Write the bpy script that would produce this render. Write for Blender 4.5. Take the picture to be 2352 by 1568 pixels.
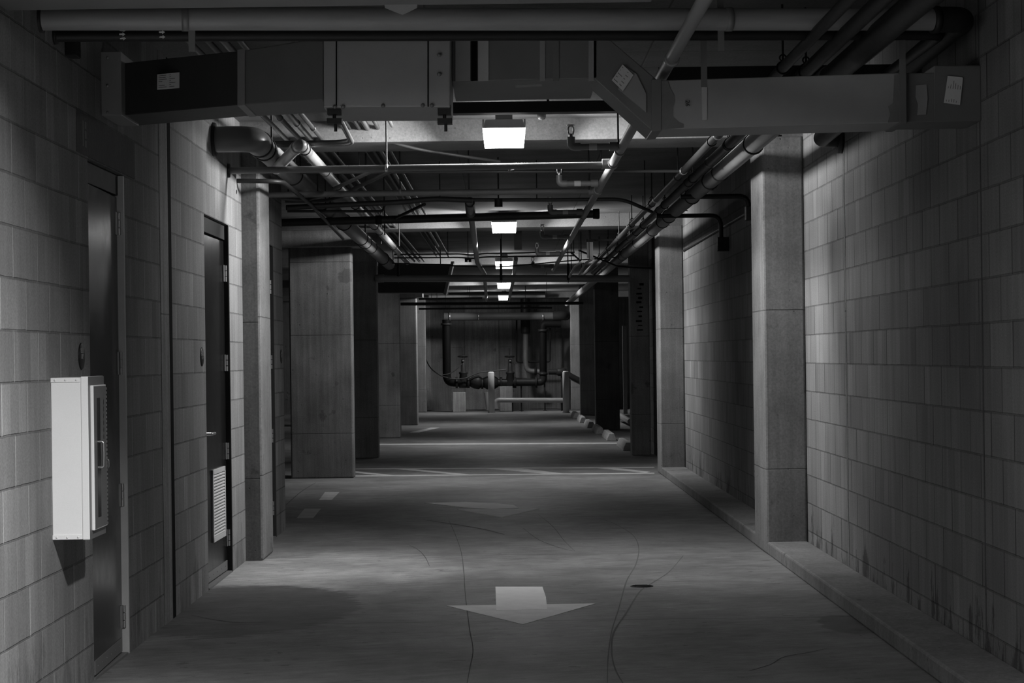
import bpy, math, random
from mathutils import Vector, Matrix
random.seed(7)
S = bpy.context.scene
for o in list(bpy.data.objects):
    bpy.data.objects.remove(o)
COL = S.collection

# ------------------------------------------------------------------ camera
F = 4573.33; VX = 1158.0; VY = 819.0; ROLL = 0.0131; CH = 1.467
cr, sr = math.cos(ROLL), math.sin(ROLL)
cam_d = bpy.data.cameras.new('camera'); cam_d.sensor_width = 36.0; cam_d.lens = F * 36.0 / 2352.0
cam_d.shift_x = (1176 - VX) / 2352.0; cam_d.shift_y = (VY - 784) / 2352.0
cam_d.clip_start = 0.05; cam_d.clip_end = 200
cam = bpy.data.objects.new('camera', cam_d); COL.objects.link(cam)
R_, U_, B_ = Vector((cr, 0, -sr)), Vector((sr, 0, cr)), Vector((0, -1, 0))
m = Matrix.Identity(4)
for i in range(3):
    m[i][0], m[i][1], m[i][2] = R_[i], U_[i], B_[i]
m.translation = (0, 0, CH)
cam.matrix_world = m
S.camera = cam
# ------------------------------------------------------------------ world, exposure
w = bpy.data.worlds.new('world'); S.world = w; w.use_nodes = True
w.node_tree.nodes['Background'].inputs[0].default_value = (1, 1, 1, 1)
w.node_tree.nodes['Background'].inputs[1].default_value = 0.0
vs = S.view_settings
vs.view_transform = 'Standard'; vs.look = 'None'; vs.gamma = 1.0; vs.use_curve_mapping = False
vs.exposure = 0.0
S.cycles.max_bounces = 8; S.cycles.diffuse_bounces = 2; S.cycles.glossy_bounces = 4
LENS_L = 20.0         # radiance of the lamp lenses themselves
P_DOWN, P_SIDE = 24.0, 38.0   # watts thrown down and to each wall by a lamp's refractors

# ------------------------------------------------------------------ measuring helpers
def W(px, py, Y):
    """point at depth Y seen at photograph pixel (px, py)"""
    dx, dy = px - VX, py - VY
    return Vector(((dx * cr - dy * sr) * Y / F, Y, CH + (-dx * sr - dy * cr) * Y / F))
def FL(px, py, z=0.0):
    """floor point seen at pixel"""
    dx, dy = px - VX, py - VY
    up = (-dx * sr - dy * cr)
    Y = (z - CH) * F / up
    return Vector(((dx * cr - dy * sr) * Y / F, Y, z))

# ------------------------------------------------------------------ materials
class NT:
    def __init__(s, name):
        s.m = bpy.data.materials.new(name); s.m.use_nodes = True
        s.t = s.m.node_tree; s.b = s.t.nodes['Principled BSDF']
    def n(s, typ, **kw):
        nd = s.t.nodes.new(typ)
        for k, v in kw.items(): setattr(nd, k, v)
        return nd
    def put(s, sock, v):
        if v is None: return
        if hasattr(v, 'is_output'): s.t.links.new(v, sock)
        else:
            if sock.type == 'RGBA': sock.default_value = (v, v, v, 1)
            elif sock.type == 'VECTOR': sock.default_value = v if hasattr(v, '__len__') else (v, v, v)
            else: sock.default_value = v
    def ma(s, op, a, b=None, c=None, clamp=False):
        nd = s.n('ShaderNodeMath', operation=op); nd.use_clamp = clamp
        s.put(nd.inputs[0], a); s.put(nd.inputs[1], b)
        if c is not None: s.put(nd.inputs[2], c)
        return nd.outputs[0]
    def mr(s, v, a, b, c, d, smooth=True):
        nd = s.n('ShaderNodeMapRange'); nd.interpolation_type = 'SMOOTHSTEP' if smooth else 'LINEAR'
        s.put(nd.inputs[0], v)
        for i, x in enumerate((a, b, c, d)): nd.inputs[i + 1].default_value = x
        return nd.outputs[0]
    def pos(s):
        g = s.n('ShaderNodeNewGeometry'); x = s.n('ShaderNodeSeparateXYZ')
        s.t.links.new(g.outputs['Position'], x.inputs[0])
        return g.outputs['Position'], x.outputs[0], x.outputs[1], x.outputs[2]
    def comb(s, x, y, z):
        c = s.n('ShaderNodeCombineXYZ')
        s.put(c.inputs[0], x); s.put(c.inputs[1], y); s.put(c.inputs[2], z)
        return c.outputs[0]
    def noise(s, vec, scale, detail=4, rough=0.55, dist=0.0):
        nd = s.n('ShaderNodeTexNoise'); s.put(nd.inputs['Vector'], vec)
        nd.inputs['Scale'].default_value = scale; nd.inputs['Detail'].default_value = detail
        nd.inputs['Roughness'].default_value = rough; nd.inputs['Distortion'].default_value = dist
        return nd.outputs['Fac']
    def white(s, vec):
        nd = s.n('ShaderNodeTexWhiteNoise'); nd.noise_dimensions = '3D'; s.put(nd.inputs['Vector'], vec)
        return nd.outputs['Value']
    def vor(s, vec, scale):
        nd = s.n('ShaderNodeTexVoronoi'); s.put(nd.inputs['Vector'], vec); nd.inputs['Scale'].default_value = scale
        return nd.outputs['Distance']
    def fin(s, col, rough, bump=None, dist=0.003, strength=1.0, metal=0.0, spec=None):
        c = s.n('ShaderNodeCombineColor')
        for i in range(3): s.put(c.inputs[i], col)
        s.t.links.new(c.outputs[0], s.b.inputs['Base Color'])
        s.put(s.b.inputs['Roughness'], rough); s.put(s.b.inputs['Metallic'], metal)
        if spec is not None: s.put(s.b.inputs['Specular IOR Level'], spec)
        if bump is not None:
            bn = s.n('ShaderNodeBump'); bn.inputs['Distance'].default_value = dist; bn.inputs['Strength'].default_value = strength
            s.put(bn.inputs['Height'], bump); s.t.links.new(bn.outputs[0], s.b.inputs['Normal'])
        return s.m

ROWH, BLK, PH = 0.2032, 0.4064, 0.0324
def mat_block(name, axis='y', base=0.33, vjoint=1.0, hjoint=0.5, phase=0.0, soil=0.0, seed=0.0):
    k = NT(name); P, x, y, z = k.pos()
    u = y if axis == 'y' else x
    wob = k.ma('MULTIPLY', k.ma('SUBTRACT', k.noise(P, 14, 3), 0.5), 0.006)
    v = k.ma('DIVIDE', k.ma('ADD', k.ma('ADD', z, PH), wob), ROWH)
    row = k.ma('FLOOR', v); fv = k.ma('FRACT', v)
    par = k.ma('FRACT', k.ma('MULTIPLY', row, 0.5))
    uu = k.ma('ADD', k.ma('ADD', k.ma('DIVIDE', u, BLK), par), 20 + phase)
    col = k.ma('FLOOR', uu); fu = k.ma('FRACT', uu)
    du = k.ma('MULTIPLY', k.ma('MINIMUM', fu, k.ma('SUBTRACT', 1, fu)), BLK)
    dv = k.ma('MULTIPLY', k.ma('MINIMUM', fv, k.ma('SUBTRACT', 1, fv)), ROWH)
    mh = k.mr(dv, 0.0035, 0.0065, 1, 0); mv = k.mr(du, 0.006, 0.0095, 1, 0)
    # how strongly one joint shows differs from joint to joint
    jv = k.white(k.comb(k.ma('ROUND', uu), row, 3.1 + seed))
    tone = k.ma('ADD', 0.84, k.ma('MULTIPLY', k.white(k.comb(col, row, 1.7 + seed)), 0.28))
    third = k.ma('FLOOR', k.ma('MULTIPLY', uu, 3))
    pick = k.mr(k.white(k.comb(third, row, 5.3 + seed)), 0.86, 0.88, 0, 1)
    amt = k.ma('MULTIPLY', k.ma('SUBTRACT', k.white(k.comb(third, row, 9.9 + seed)), 0.40), 0.5)
    tone = k.ma('ADD', tone, k.ma('MULTIPLY', pick, amt))
    big = k.mr(k.noise(P, 0.9, 5), 0.3, 0.7, 0.82, 1.16, False)
    stv = k.comb(k.ma('MULTIPLY', u, 16), k.ma('MULTIPLY', z, 0.9), 4.0 + seed)
    streak = k.mr(k.noise(stv, 1.0, 5, 0.65), 0.3, 0.7, 0.84, 1.14, False)
    fine = k.mr(k.noise(P, 110, 3), 0.3, 0.7, 0.82, 1.16, False)
    c = k.ma('MULTIPLY', k.ma('MULTIPLY', tone, big), k.ma('MULTIPLY', streak, fine))
    hm = k.ma('ADD', hjoint, k.ma('MULTIPLY', k.noise(P, 5, 3), 0.5))
    vm = k.ma('ADD', vjoint - 0.25, k.ma('MULTIPLY', jv, 0.5))
    c = k.ma('MULTIPLY', c, k.ma('ADD', 1, k.ma('MULTIPLY', mh, k.ma('SUBTRACT', hm, 1))))
    c = k.ma('MULTIPLY', c, k.ma('ADD', 1, k.ma('MULTIPLY', mv, k.ma('SUBTRACT', vm, 1))))
    if soil:
        lv = k.comb(k.ma('MULTIPLY', u, 7), k.ma('MULTIPLY', z, 2.2), 1.0)
        blot = k.noise(lv, 1.0, 6, 0.7)
        lim = k.ma('ADD', k.ma('MULTIPLY', z, 0.36), 0.46)
        c = k.ma('MULTIPLY', c, k.ma('SUBTRACT', 1, k.ma('MULTIPLY', k.mr(k.ma('SUBTRACT', blot, lim), 0.0, 0.09, 0, 1), soil)))
    c = k.ma('MULTIPLY', c, base)
    h = k.ma('SUBTRACT', k.ma('MULTIPLY', k.noise(P, 90, 3), 0.35), k.ma('MAXIMUM', mh, k.ma('MULTIPLY', mv, 0.8)))
    return k.fin(c, 0.85, h, 0.004, 0.8, spec=0.25)

def mat_concrete(name, base=0.33, pits=0.5, lines=(), streaks=0.4, bl=0.0, seams=False):
    k = NT(name); P, x, y, z = k.pos()
    big = k.mr(k.noise(P, 1.8, 6, 0.65), 0.3, 0.7, 0.72, 1.2, False)
    sv = k.comb(k.ma('MULTIPLY', x, 18), k.ma('MULTIPLY', y, 18), k.ma('MULTIPLY', z, 0.8))
    st = k.mr(k.noise(sv, 1.0, 5, 0.7), 0.3, 0.7, 1 - streaks * 0.55, 1 + streaks * 0.4, False)
    fine = k.mr(k.noise(P, 70, 4, 0.65), 0.3, 0.7, 0.78, 1.16, False)
    pd = k.vor(P, 9.0)
    pit = k.mr(k.ma('ADD', pd, k.ma('MULTIPLY', k.noise(P, 40, 2), 0.12)), 0.085, 0.14, 1, 0)
    c = k.ma('MULTIPLY', k.ma('MULTIPLY', big, st), fine)
    c = k.ma('MULTIPLY', c, k.ma('SUBTRACT', 1, k.ma('MULTIPLY', pit, pits)))
    h = k.ma('SUBTRACT', k.ma('MULTIPLY', k.noise(P, 45, 4), 0.3), pit)
    for zl in lines:
        d = k.ma('ABSOLUTE', k.ma('SUBTRACT', k.ma('ADD', z, k.ma('MULTIPLY', k.noise(P, 3, 2), 0.012)), zl + 0.006))
        ln = k.mr(d, 0.002, 0.006, 1, 0)
        c = k.ma('MULTIPLY', c, k.ma('SUBTRACT', 1, k.ma('MULTIPLY', ln, 0.5)))
        h = k.ma('SUBTRACT', h, ln)
    if seams:      # formwork board joints
        for ax_, st_ in ((x, 1.22), (y, 0.61)):
            fr = k.ma('FRACT', k.ma('ADD', k.ma('DIVIDE', k.ma('ADD', ax_, k.ma('MULTIPLY', k.noise(P, 2, 2), 0.012)), st_), 40.3))
            dd = k.ma('MULTIPLY', k.ma('MINIMUM', fr, k.ma('SUBTRACT', 1, fr)), st_)
            ln = k.mr(dd, 0.002, 0.007, 1, 0)
            c = k.ma('MULTIPLY', c, k.ma('SUBTRACT', 1, k.ma('MULTIPLY', ln, 0.45))); h = k.ma('SUBTRACT', h, ln)
    if bl:
        b = k.mr(k.noise(P, 2.6, 5, 0.65), 0.62, 0.68, 0, 1)
        c = k.ma('MULTIPLY', c, k.ma('SUBTRACT', 1, k.ma('MULTIPLY', b, bl)))
    return k.fin(k.ma('MULTIPLY', c, base), 0.8, h, 0.003, 0.6, spec=0.3)

def mat_floor():
    k = NT('floor_concrete'); P, x, y, z = k.pos()
    big = k.mr(k.noise(P, 0.9, 6, 0.62), 0.34, 0.66, 0.68, 1.22, False)
    mid = k.mr(k.noise(P, 5, 6, 0.7), 0.32, 0.68, 0.78, 1.18, False)
    brush = k.comb(k.ma('ADD', k.ma('MULTIPLY', x, 3.5), k.ma('MULTIPLY', y, 1.2)), k.ma('SUBTRACT', k.ma('MULTIPLY', y, 16), k.ma('MULTIPLY', x, 5)), 0)
    br = k.mr(k.noise(brush, 1.0, 5, 0.7), 0.3, 0.7, 0.75, 1.2, False)
    fine = k.mr(k.noise(P, 130, 2), 0.3, 0.7, 0.85, 1.12, False)
    c = k.ma('MULTIPLY', k.ma('MULTIPLY', big, mid), k.ma('MULTIPLY', br, fine))
    # dark spots and scuffs
    sp = k.mr(k.noise(k.comb(k.ma('MULTIPLY', x, 5), k.ma('MULTIPLY', y, 8), 3), 1.6, 3, 0.6), 0.655, 0.69, 0, 1)
    c = k.ma('MULTIPLY', c, k.ma('SUBTRACT', 1, k.ma('MULTIPLY', sp, 0.45)))
    # sealer patch with a brushed edge beside the left wall
    ex = k.ma('DIVIDE', k.ma('SUBTRACT', x, -1.62), 0.78); ey = k.ma('DIVIDE', k.ma('SUBTRACT', y, 11.75), 1.25)
    rr = k.ma('SQRT', k.ma('ADD', k.ma('MULTIPLY', ex, ex), k.ma('MULTIPLY', ey, ey)))
    rr = k.ma('ADD', rr, k.ma('MULTIPLY', k.ma('SUBTRACT', k.noise(brush, 0.9, 5, 0.7), 0.5), 0.6))
    pm = k.mr(rr, 0.92, 1.0, 1, 0)
    c = k.ma('MULTIPLY', c, k.ma('SUBTRACT', 1, k.ma('MULTIPLY', pm, 0.5)))
    ex = k.ma('DIVIDE', k.ma('SUBTRACT', x, -1.25), 1.0); ey = k.ma('DIVIDE', k.ma('SUBTRACT', y, 13.7), 1.5)  # lighter ellipse: lamp light pooled by the left wall, painted into the floor
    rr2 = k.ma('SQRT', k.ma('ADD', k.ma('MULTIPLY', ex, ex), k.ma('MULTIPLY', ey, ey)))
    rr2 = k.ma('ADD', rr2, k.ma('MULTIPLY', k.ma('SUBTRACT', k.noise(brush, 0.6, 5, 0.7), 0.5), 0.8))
    poolm = k.ma('MULTIPLY', k.mr(rr2, 0.55, 1.1, 1, 0), k.ma('SUBTRACT', 1, pm))
    c = k.ma('MULTIPLY', c, k.ma('ADD', 1, k.ma('MULTIPLY', poolm, 0.75)))
    # damp patch against the kerb
    ex = k.ma('DIVIDE', k.ma('SUBTRACT', x, 1.86), 0.2); ey = k.ma('DIVIDE', k.ma('SUBTRACT', y, 10.75), 0.42)
    rr = k.ma('SQRT', k.ma('ADD', k.ma('MULTIPLY', ex, ex), k.ma('MULTIPLY', ey, ey)))
    rr = k.ma('ADD', rr, k.ma('MULTIPLY', k.ma('SUBTRACT', k.noise(P, 5, 4), 0.5), 0.7))
    c = k.ma('MULTIPLY', c, k.ma('SUBTRACT', 1, k.ma('MULTIPLY', k.mr(rr, 0.85, 1.0, 1, 0), 0.5)))
    # pour joints across the drive aisle
    h = k.ma('MULTIPLY', k.noise(P, 70, 4), 0.3)
    for yl in (11.05, 14.75, 20.6, 27.2):
        d = k.ma('ABSOLUTE', k.ma('SUBTRACT', k.ma('ADD', y, k.ma('MULTIPLY', k.noise(P, 2, 2), 0.03)), yl + 0.015))
        ln = k.mr(d, 0.004, 0.012, 1, 0)
        c = k.ma('MULTIPLY', c, k.ma('SUBTRACT', 1, k.ma('MULTIPLY', ln, 0.5))); h = k.ma('SUBTRACT', h, ln)
    c = k.ma('MULTIPLY', c, 0.21)
    rough = k.ma('ADD', 0.45, k.ma('MULTIPLY', k.noise(P, 3, 4), 0.25))
    return k.fin(c, rough, h, 0.002, 0.5, spec=0.4)

def mat_plain(name, base, rough=0.6, metal=0.0, var=0.25, scale=12, bump=0.15, grain=60, spec=0.4, stretch=None):
    k = NT(name)
    t = k.n('ShaderNodeTexCoord'); P = t.outputs['Object']
    if stretch:
        sp = k.n('ShaderNodeSeparateXYZ'); k.t.links.new(P, sp.inputs[0])
        P2 = k.comb(*[k.ma('MULTIPLY', sp.outputs[i], stretch[i]) for i in range(3)])
    else: P2 = P
    c = k.ma('ADD', 1 - var * 0.5, k.ma('MULTIPLY', k.noise(P2, scale, 4, 0.6), var))
    c = k.ma('MULTIPLY', c, k.ma('ADD', 0.93, k.ma('MULTIPLY', k.noise(P, grain * 4, 2), 0.14)))
    return k.fin(k.ma('MULTIPLY', c, base), k.ma('ADD', rough - 0.06, k.ma('MULTIPLY', k.noise(P, scale * 2, 3), 0.12)),
                 k.noise(P, grain, 3), 0.0015, bump, metal, spec)

def mat_emit(name, strength):
    k = NT(name)
    e = k.n('ShaderNodeEmission'); e.inputs[0].default_value = (1, 1, 1, 1)
    P = k.n('ShaderNodeTexCoord').outputs['Object']
    k.t.links.new(k.ma('ADD', strength * 0.95, k.ma('MULTIPLY', k.noise(P, 4, 1), strength * 0.1)), e.inputs[1])
    k.t.links.new(e.outputs[0], k.t.nodes['Material Output'].inputs[0]); k.t.nodes.remove(k.b)
    return k.m

M = {}
M['blockL'] = mat_block('block_wall_left', 'y', 0.22, 1.40, 0.42, 0.435, 0.25, 0.0)
M['blockR'] = mat_block('block_wall_right', 'y', 0.20, 0.55, 0.42, 0.33, 0.6, 2.0)
M['blockX'] = mat_block('block_wall_cross', 'x', 0.18, 0.9, 0.5, 0.1, 0.2, 4.0)
M['conc'] = mat_concrete('cast_concrete', 0.22, 0.6, (0.62, 1.78), 0.35, 0.3)
M['concL'] = mat_concrete('cast_concrete_board', 0.175, 0.6, (0.55, 1.76, 2.66), 0.6, 0.35)
M['concD'] = mat_concrete('cast_concrete_dark', 0.30, 0.5, (0.6, 1.74), 0.4, 0.4)
M['concK'] = mat_concrete('cast_concrete_shaded', 0.12, 0.5, (0.6, 1.74), 0.4, 0.4)  # darker copy of the column concrete, shade put into its colour
M['strip'] = mat_concrete('mortar_strip', 0.25, 0.3, (1.73,), 0.7, 0.3)
M['ceil'] = mat_concrete('ceiling_concrete', 0.21, 0.3, (), 0.1, 0.15, True)
M['beam'] = mat_concrete('beam_concrete', 0.19, 0.4, (), 0.1, 0.1)
M['curb'] = mat_concrete('kerb_concrete', 0.20, 0.6, (), 0.35, 0.5)
M['lintel'] = mat_concrete('lintel_concrete', 0.10, 0.4, (), 0.3, 0.2)
M['wallend'] = mat_concrete('end_wall_concrete', 0.22, 0.5, (), 0.6, 0.55)
M['panel'] = mat_concrete('end_wall_panel', 0.36, 0.4, (), 0.5, 0.35)
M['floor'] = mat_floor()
M['crack'] = mat_plain('crack_dark', 0.095, 0.9)
M['tyre'] = mat_plain('tyre_mark', 0.125, 0.8)
M['paint'] = mat_plain('road_paint', 0.80, 0.7, 0, 0.5, 7, 0.2, 30)
M['paintb'] = mat_plain('road_paint_fresh', 0.92, 0.65, 0, 0.25, 9, 0.2, 30)
M['paintw'] = mat_plain('road_paint_worn', 0.50, 0.75, 0, 0.8, 5, 0.2, 30)
M['galv'] = mat_plain('galvanised_duct', 0.36, 0.5, 0.35, 0.25, 6, 0.1, 80)
M['galvd'] = mat_plain('galvanised_duct_dark', 0.20, 0.55, 0.35, 0.3, 6, 0.1, 80)
M['duct0'] = mat_plain('painted_duct_dark', 0.07, 0.5, 0.2, 0.4, 6, 0.1, 80)
M['mastic'] = mat_plain('duct_sealant', 0.19, 0.8, 0.0, 0.6, 9, 0.4, 30)
M['pipe'] = mat_plain('grey_pipe', 0.33, 0.5, 0.1, 0.5, 5, 0.15, 60, 0.4, (0.6, 3, 6))
M['steel'] = mat_plain('steel_pipe', 0.25, 0.5, 0.3, 0.4, 6, 0.15, 60)
M['iron'] = mat_plain('black_iron', 0.024, 0.5, 0.0, 0.4, 8, 0.2, 60, 0.2)
M['blackm'] = mat_plain('shaded_black', 0.008, 0.6, 0.0, 0.4, 8, 0.1, 60, 0.08)  # for the risers: shade under the overhead main put into the colour
M['black'] = mat_plain('black_steel', 0.018, 0.5, 0.0, 0.4, 8, 0.2, 60)
M['steeld'] = mat_plain('dull_steel_pipe', 0.19, 0.5, 0.2, 0.4, 6, 0.15, 60, 0.3)
M['cond'] = mat_plain('conduit_steel', 0.16, 0.4, 0.5, 0.3, 8, 0.1, 60)
M['condd'] = mat_plain('conduit_dark', 0.075, 0.45, 0.3, 0.3, 8, 0.1, 60)
M['pvc'] = mat_plain('pale_plastic_pipe', 0.32, 0.32, 0.0, 0.2, 6, 0.05, 60, 0.5)
M['elbowp'] = mat_plain('painted_elbow', 0.17, 0.35, 0.0, 0.2, 6, 0.05, 60, 0.5)
M['mainp'] = mat_plain('main_paint', 0.09, 0.5, 0.0, 0.4, 6, 0.1, 60, 0.3)
M['insul'] = mat_plain('pipe_insulation', 0.23, 0.6, 0.0, 0.3, 6, 0.2, 40)
M['door'] = mat_plain('door_paint', 0.010, 0.22, 0.0, 0.3, 5, 0.05, 90, 0.18)
M['frame'] = mat_plain('door_frame_paint', 0.035, 0.6, 0.0, 0.4, 5, 0.1, 60, 0.15)
M['framel'] = mat_plain('door_frame_worn', 0.55, 0.5, 0.0, 0.4, 6, 0.1, 60)  # paler copy of the frame paint, lamp light on the jamb put into it
M['kick'] = mat_plain('kick_plate', 0.20, 0.5, 0.3, 0.4, 8, 0.1, 60)
M['chrome'] = mat_plain('satin_metal', 0.55, 0.3, 0.9, 0.2, 10, 0.05, 60)
M['white'] = mat_plain('white_enamel', 0.88, 0.35, 0.0, 0.06, 5, 0.04, 90, 0.5)
M['cabf'] = mat_plain('cabinet_front', 0.16, 0.4, 0.0, 0.15, 5, 0.04, 90, 0.5)
M['slot'] = mat_plain('dark_slot', 0.010, 0.9, 0, 0.2, 12, 0.1, 60, 0.05)
M['louver'] = mat_plain('louvre_metal', 0.55, 0.45, 0.1, 0.2, 8, 0.05, 60)
M['paper'] = mat_plain('label_paper', 0.62, 0.8, 0, 0.2, 10, 0.1, 60)
M['ink'] = mat_plain('label_ink', 0.12, 0.8)
M['tape'] = mat_plain('silver_tape', 0.32, 0.5, 0.2, 0.3)
M['sign'] = mat_plain('sign_black', 0.012, 0.45)
M['letter'] = mat_plain('sign_letter', 0.30, 0.6)
M['lens'] = mat_emit('lamp_lens', LENS_L)
M['housing'] = mat_plain('lamp_housing', 0.30, 0.4, 0.2, 0.2)
M['stopc'] = mat_concrete('wheel_stop_concrete', 0.40, 0.5, (), 0.2, 0.2)
M['bollard'] = mat_plain('bollard_paint', 0.55, 0.55, 0, 0.35, 5, 0.15, 40)
M['glass'] = mat_plain('dark_pane', 0.03, 0.1, 0, 0.1, 5, 0.0, 60, 0.6)

# ------------------------------------------------------------------ mesh builder
class MB:
    def __init__(s): s.v = []; s.f = []; s.sm = []; s.mi = []; s.cur = 0
    def add(s, verts, faces, smooth=False):
        b = len(s.v); s.v += [Vector(p) for p in verts]
        for f in faces:
            s.f.append([b + i for i in f]); s.sm.append(smooth); s.mi.append(s.cur)
        return s
    def box(s, x0, x1, y0, y1, z0, z1):
        v = [(x, y, z) for z in (z0, z1) for y in (y0, y1) for x in (x0, x1)]
        return s.add(v, [(0, 2, 3, 1), (4, 5, 7, 6), (0, 1, 5, 4), (2, 6, 7, 3), (0, 4, 6, 2), (1, 3, 7, 5)])
    def hexa(s, v):   # bottom/near .. arbitrary 8 corners ordered as box
        return s.add(v, [(0, 2, 3, 1), (4, 5, 7, 6), (0, 1, 5, 4), (2, 6, 7, 3), (0, 4, 6, 2), (1, 3, 7, 5)])
    def prism(s, poly, off):
        """poly: list of 3d points (planar), extruded by vector off"""
        n = len(poly); off = Vector(off)
        v = [Vector(p) for p in poly] + [Vector(p) + off for p in poly]
        fs = [tuple(range(n)), tuple(range(2 * n - 1, n - 1, -1))]
        fs += [(i, i + n, (i + 1) % n + n, (i + 1) % n) for i in range(n)]
        return s.add(v, fs)
    def tube(s, pts, r, seg=16, bend=0.0, caps=True, r2=None):
        pts = [Vector(p) for p in pts]
        if bend and len(pts) > 2:
            out = [pts[0]]
            for i in range(1, len(pts) - 1):
                a, b, c = pts[i - 1], pts[i], pts[i + 1]
                d1, d2 = (a - b), (c - b); l = min(bend, d1.length * 0.49, d2.length * 0.49)
                p, q = b + d1.normalized() * l, b + d2.normalized() * l
                for t in range(7):
                    t /= 6.0
                    out.append(p * (1 - t) ** 2 + b * 2 * t * (1 - t) + q * t * t)
            out.append(pts[-1]); pts = out
        n = len(pts); rings = []
        t0 = (pts[1] - pts[0]).normalized()
        up = Vector((0, 0, 1)) if abs(t0.z) < 0.9 else Vector((1, 0, 0))
        nx = t0.cross(up).normalized()
        for i, p in enumerate(pts):
            if i == 0: t = t0
            elif i == n - 1: t = (pts[i] - pts[i - 1]).normalized()
            else: t = ((pts[i] - pts[i - 1]).normalized() + (pts[i + 1] - pts[i]).normalized()).normalized()
            nx = (nx - t * nx.dot(t)).normalized(); ny = t.cross(nx)
            rr = r if r2 is None else r + (r2 - r) * i / (n - 1)
            rings.append([p + nx * (rr * math.cos(a)) + ny * (rr * math.sin(a)) for a in [2 * math.pi * k / seg for k in range(seg)]])
        v = [q for rg in rings for q in rg]
        fs = [(i * seg + k, i * seg + (k + 1) % seg, (i + 1) * seg + (k + 1) % seg, (i + 1) * seg + k) for i in range(n - 1) for k in range(seg)]
        s.add(v, fs, True)
        if caps:
            s.add(rings[0], [tuple(range(seg - 1, -1, -1))]); s.add(rings[-1], [tuple(range(seg))])
        return s
    def cyl(s, a, b, r, seg=20, r2=None): return s.tube([a, b], r, seg, r2=r2)
    def ring(s, c, axis, r, t, seg=24, ts=8):
        """torus: centre, axis, radius, tube radius"""
        ax = Vector(axis).normalized(); up = Vector((0, 0, 1)) if abs(ax.z) < 0.9 else Vector((1, 0, 0))
        e1 = ax.cross(up).normalized(); e2 = ax.cross(e1); c = Vector(c); v = []
        for i in range(seg):
            a = 2 * math.pi * i / seg; d = e1 * math.cos(a) + e2 * math.sin(a)
            for k in range(ts):
                b = 2 * math.pi * k / ts
                v.append(c + d * (r + t * math.cos(b)) + ax * (t * math.sin(b)))
        fs = [(i * ts + k, i * ts + (k + 1) % ts, ((i + 1) % seg) * ts + (k + 1) % ts, ((i + 1) % seg) * ts + k) for i in range(seg) for k in range(ts)]
        return s.add(v, fs, True)
    def lathe(s, c, axis, prof, seg=24):
        """prof: list of (distance along axis, radius)"""
        ax = Vector(axis).normalized(); up = Vector((0, 0, 1)) if abs(ax.z) < 0.9 else Vector((1, 0, 0))
        e1 = ax.cross(up).normalized(); e2 = ax.cross(e1); c = Vector(c); v = []
        for h, r in prof:
            for i in range(seg):
                a = 2 * math.pi * i / seg
                v.append(c + ax * h + (e1 * math.cos(a) + e2 * math.sin(a)) * max(r, 1e-4))
        n = len(prof)
        fs = [(i * seg + k, i * seg + (k + 1) % seg, (i + 1) * seg + (k + 1) % seg, (i + 1) * seg + k) for i in range(n - 1) for k in range(seg)]
        fs += [tuple(range(seg - 1, -1, -1)), tuple(range((n - 1) * seg, n * seg))]
        return s.add(v, fs, True)
    def text(s, txt, size, origin, ex, ez, depth=0.001, align='CENTER', bold=0.0):
        cu = bpy.data.curves.new('t', 'FONT'); cu.body = txt; cu.size = size; cu.align_x = align; cu.align_y = 'CENTER'
        cu.extrude = depth; cu.offset = bold; cu.resolution_u = 2; cu.space_line = 0.85
        o = bpy.data.objects.new('t', cu); COL.objects.link(o)
        dg = bpy.context.evaluated_depsgraph_get(); dg.update()
        me = bpy.data.meshes.new_from_object(o.evaluated_get(dg))
        ex = Vector(ex).normalized(); ez = Vector(ez).normalized(); en = ex.cross(ez); og = Vector(origin)
        s.add([og + ex * v.co.x + ez * v.co.y + en * v.co.z for v in me.vertices], [tuple(p.vertices) for p in me.polygons])
        bpy.data.objects.remove(o); bpy.data.curves.remove(cu); bpy.data.meshes.remove(me)
        return s
    def build(s, name, mat, parent=None, bevel=0.0, label=None):
        lo = Vector([min(v[i] for v in s.v) for i in range(3)]); hi = Vector([max(v[i] for v in s.v) for i in range(3)])
        c = Vector(((lo.x + hi.x) / 2, (lo.y + hi.y) / 2, lo.z if parent is None else (lo.z + hi.z) / 2))
        me = bpy.data.meshes.new(name); me.from_pydata([v - c for v in s.v], [], s.f)
        mats = mat if isinstance(mat, (list, tuple)) else [mat]
        for q in mats: me.materials.append(M[q] if isinstance(q, str) else q)
        me.polygons.foreach_set('use_smooth', s.sm); me.polygons.foreach_set('material_index', s.mi)
        me.update()
        o = bpy.data.objects.new(name, me); COL.objects.link(o)
        if parent is not None:
            o.parent = parent; o.location = c - wloc(parent)
        else: o.location = c
        if bevel:
            b = o.modifiers.new('bevel', 'BEVEL'); b.width = bevel; b.segments = 2; b.limit_method = 'ANGLE'; b.angle_limit = math.radians(50)
        if label: o['label'] = label
        return o
def wloc(o):
    l = o.location.copy()
    while o.parent is not None:
        o = o.parent; l += o.location
    return l
def tag(o, label, cat, group=None, kind=None):
    if label: o['label'] = label
    if cat: o['category'] = cat
    if group: o['group'] = group
    if kind: o['kind'] = kind
    return o
def thing(name, loc, label, cat, group=None, kind=None):
    o = bpy.data.objects.new(name, None); COL.objects.link(o); o.location = loc; o.empty_display_size = 0.1
    return tag(o, label, cat, group, kind)
def dup(root, loc, label=None, group=None, rotz=None):
    r = root.copy(); COL.objects.link(r); r.location = loc
    if rotz is not None: r.rotation_euler = (0, 0, rotz)
    if label: r['label'] = label
    if group: r['group'] = group
    for ch in list(root.children):
        c = ch.copy(); COL.objects.link(c); c.parent = r
        for g in list(ch.children):
            d = g.copy(); COL.objects.link(d); d.parent = c
    return r
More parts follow.
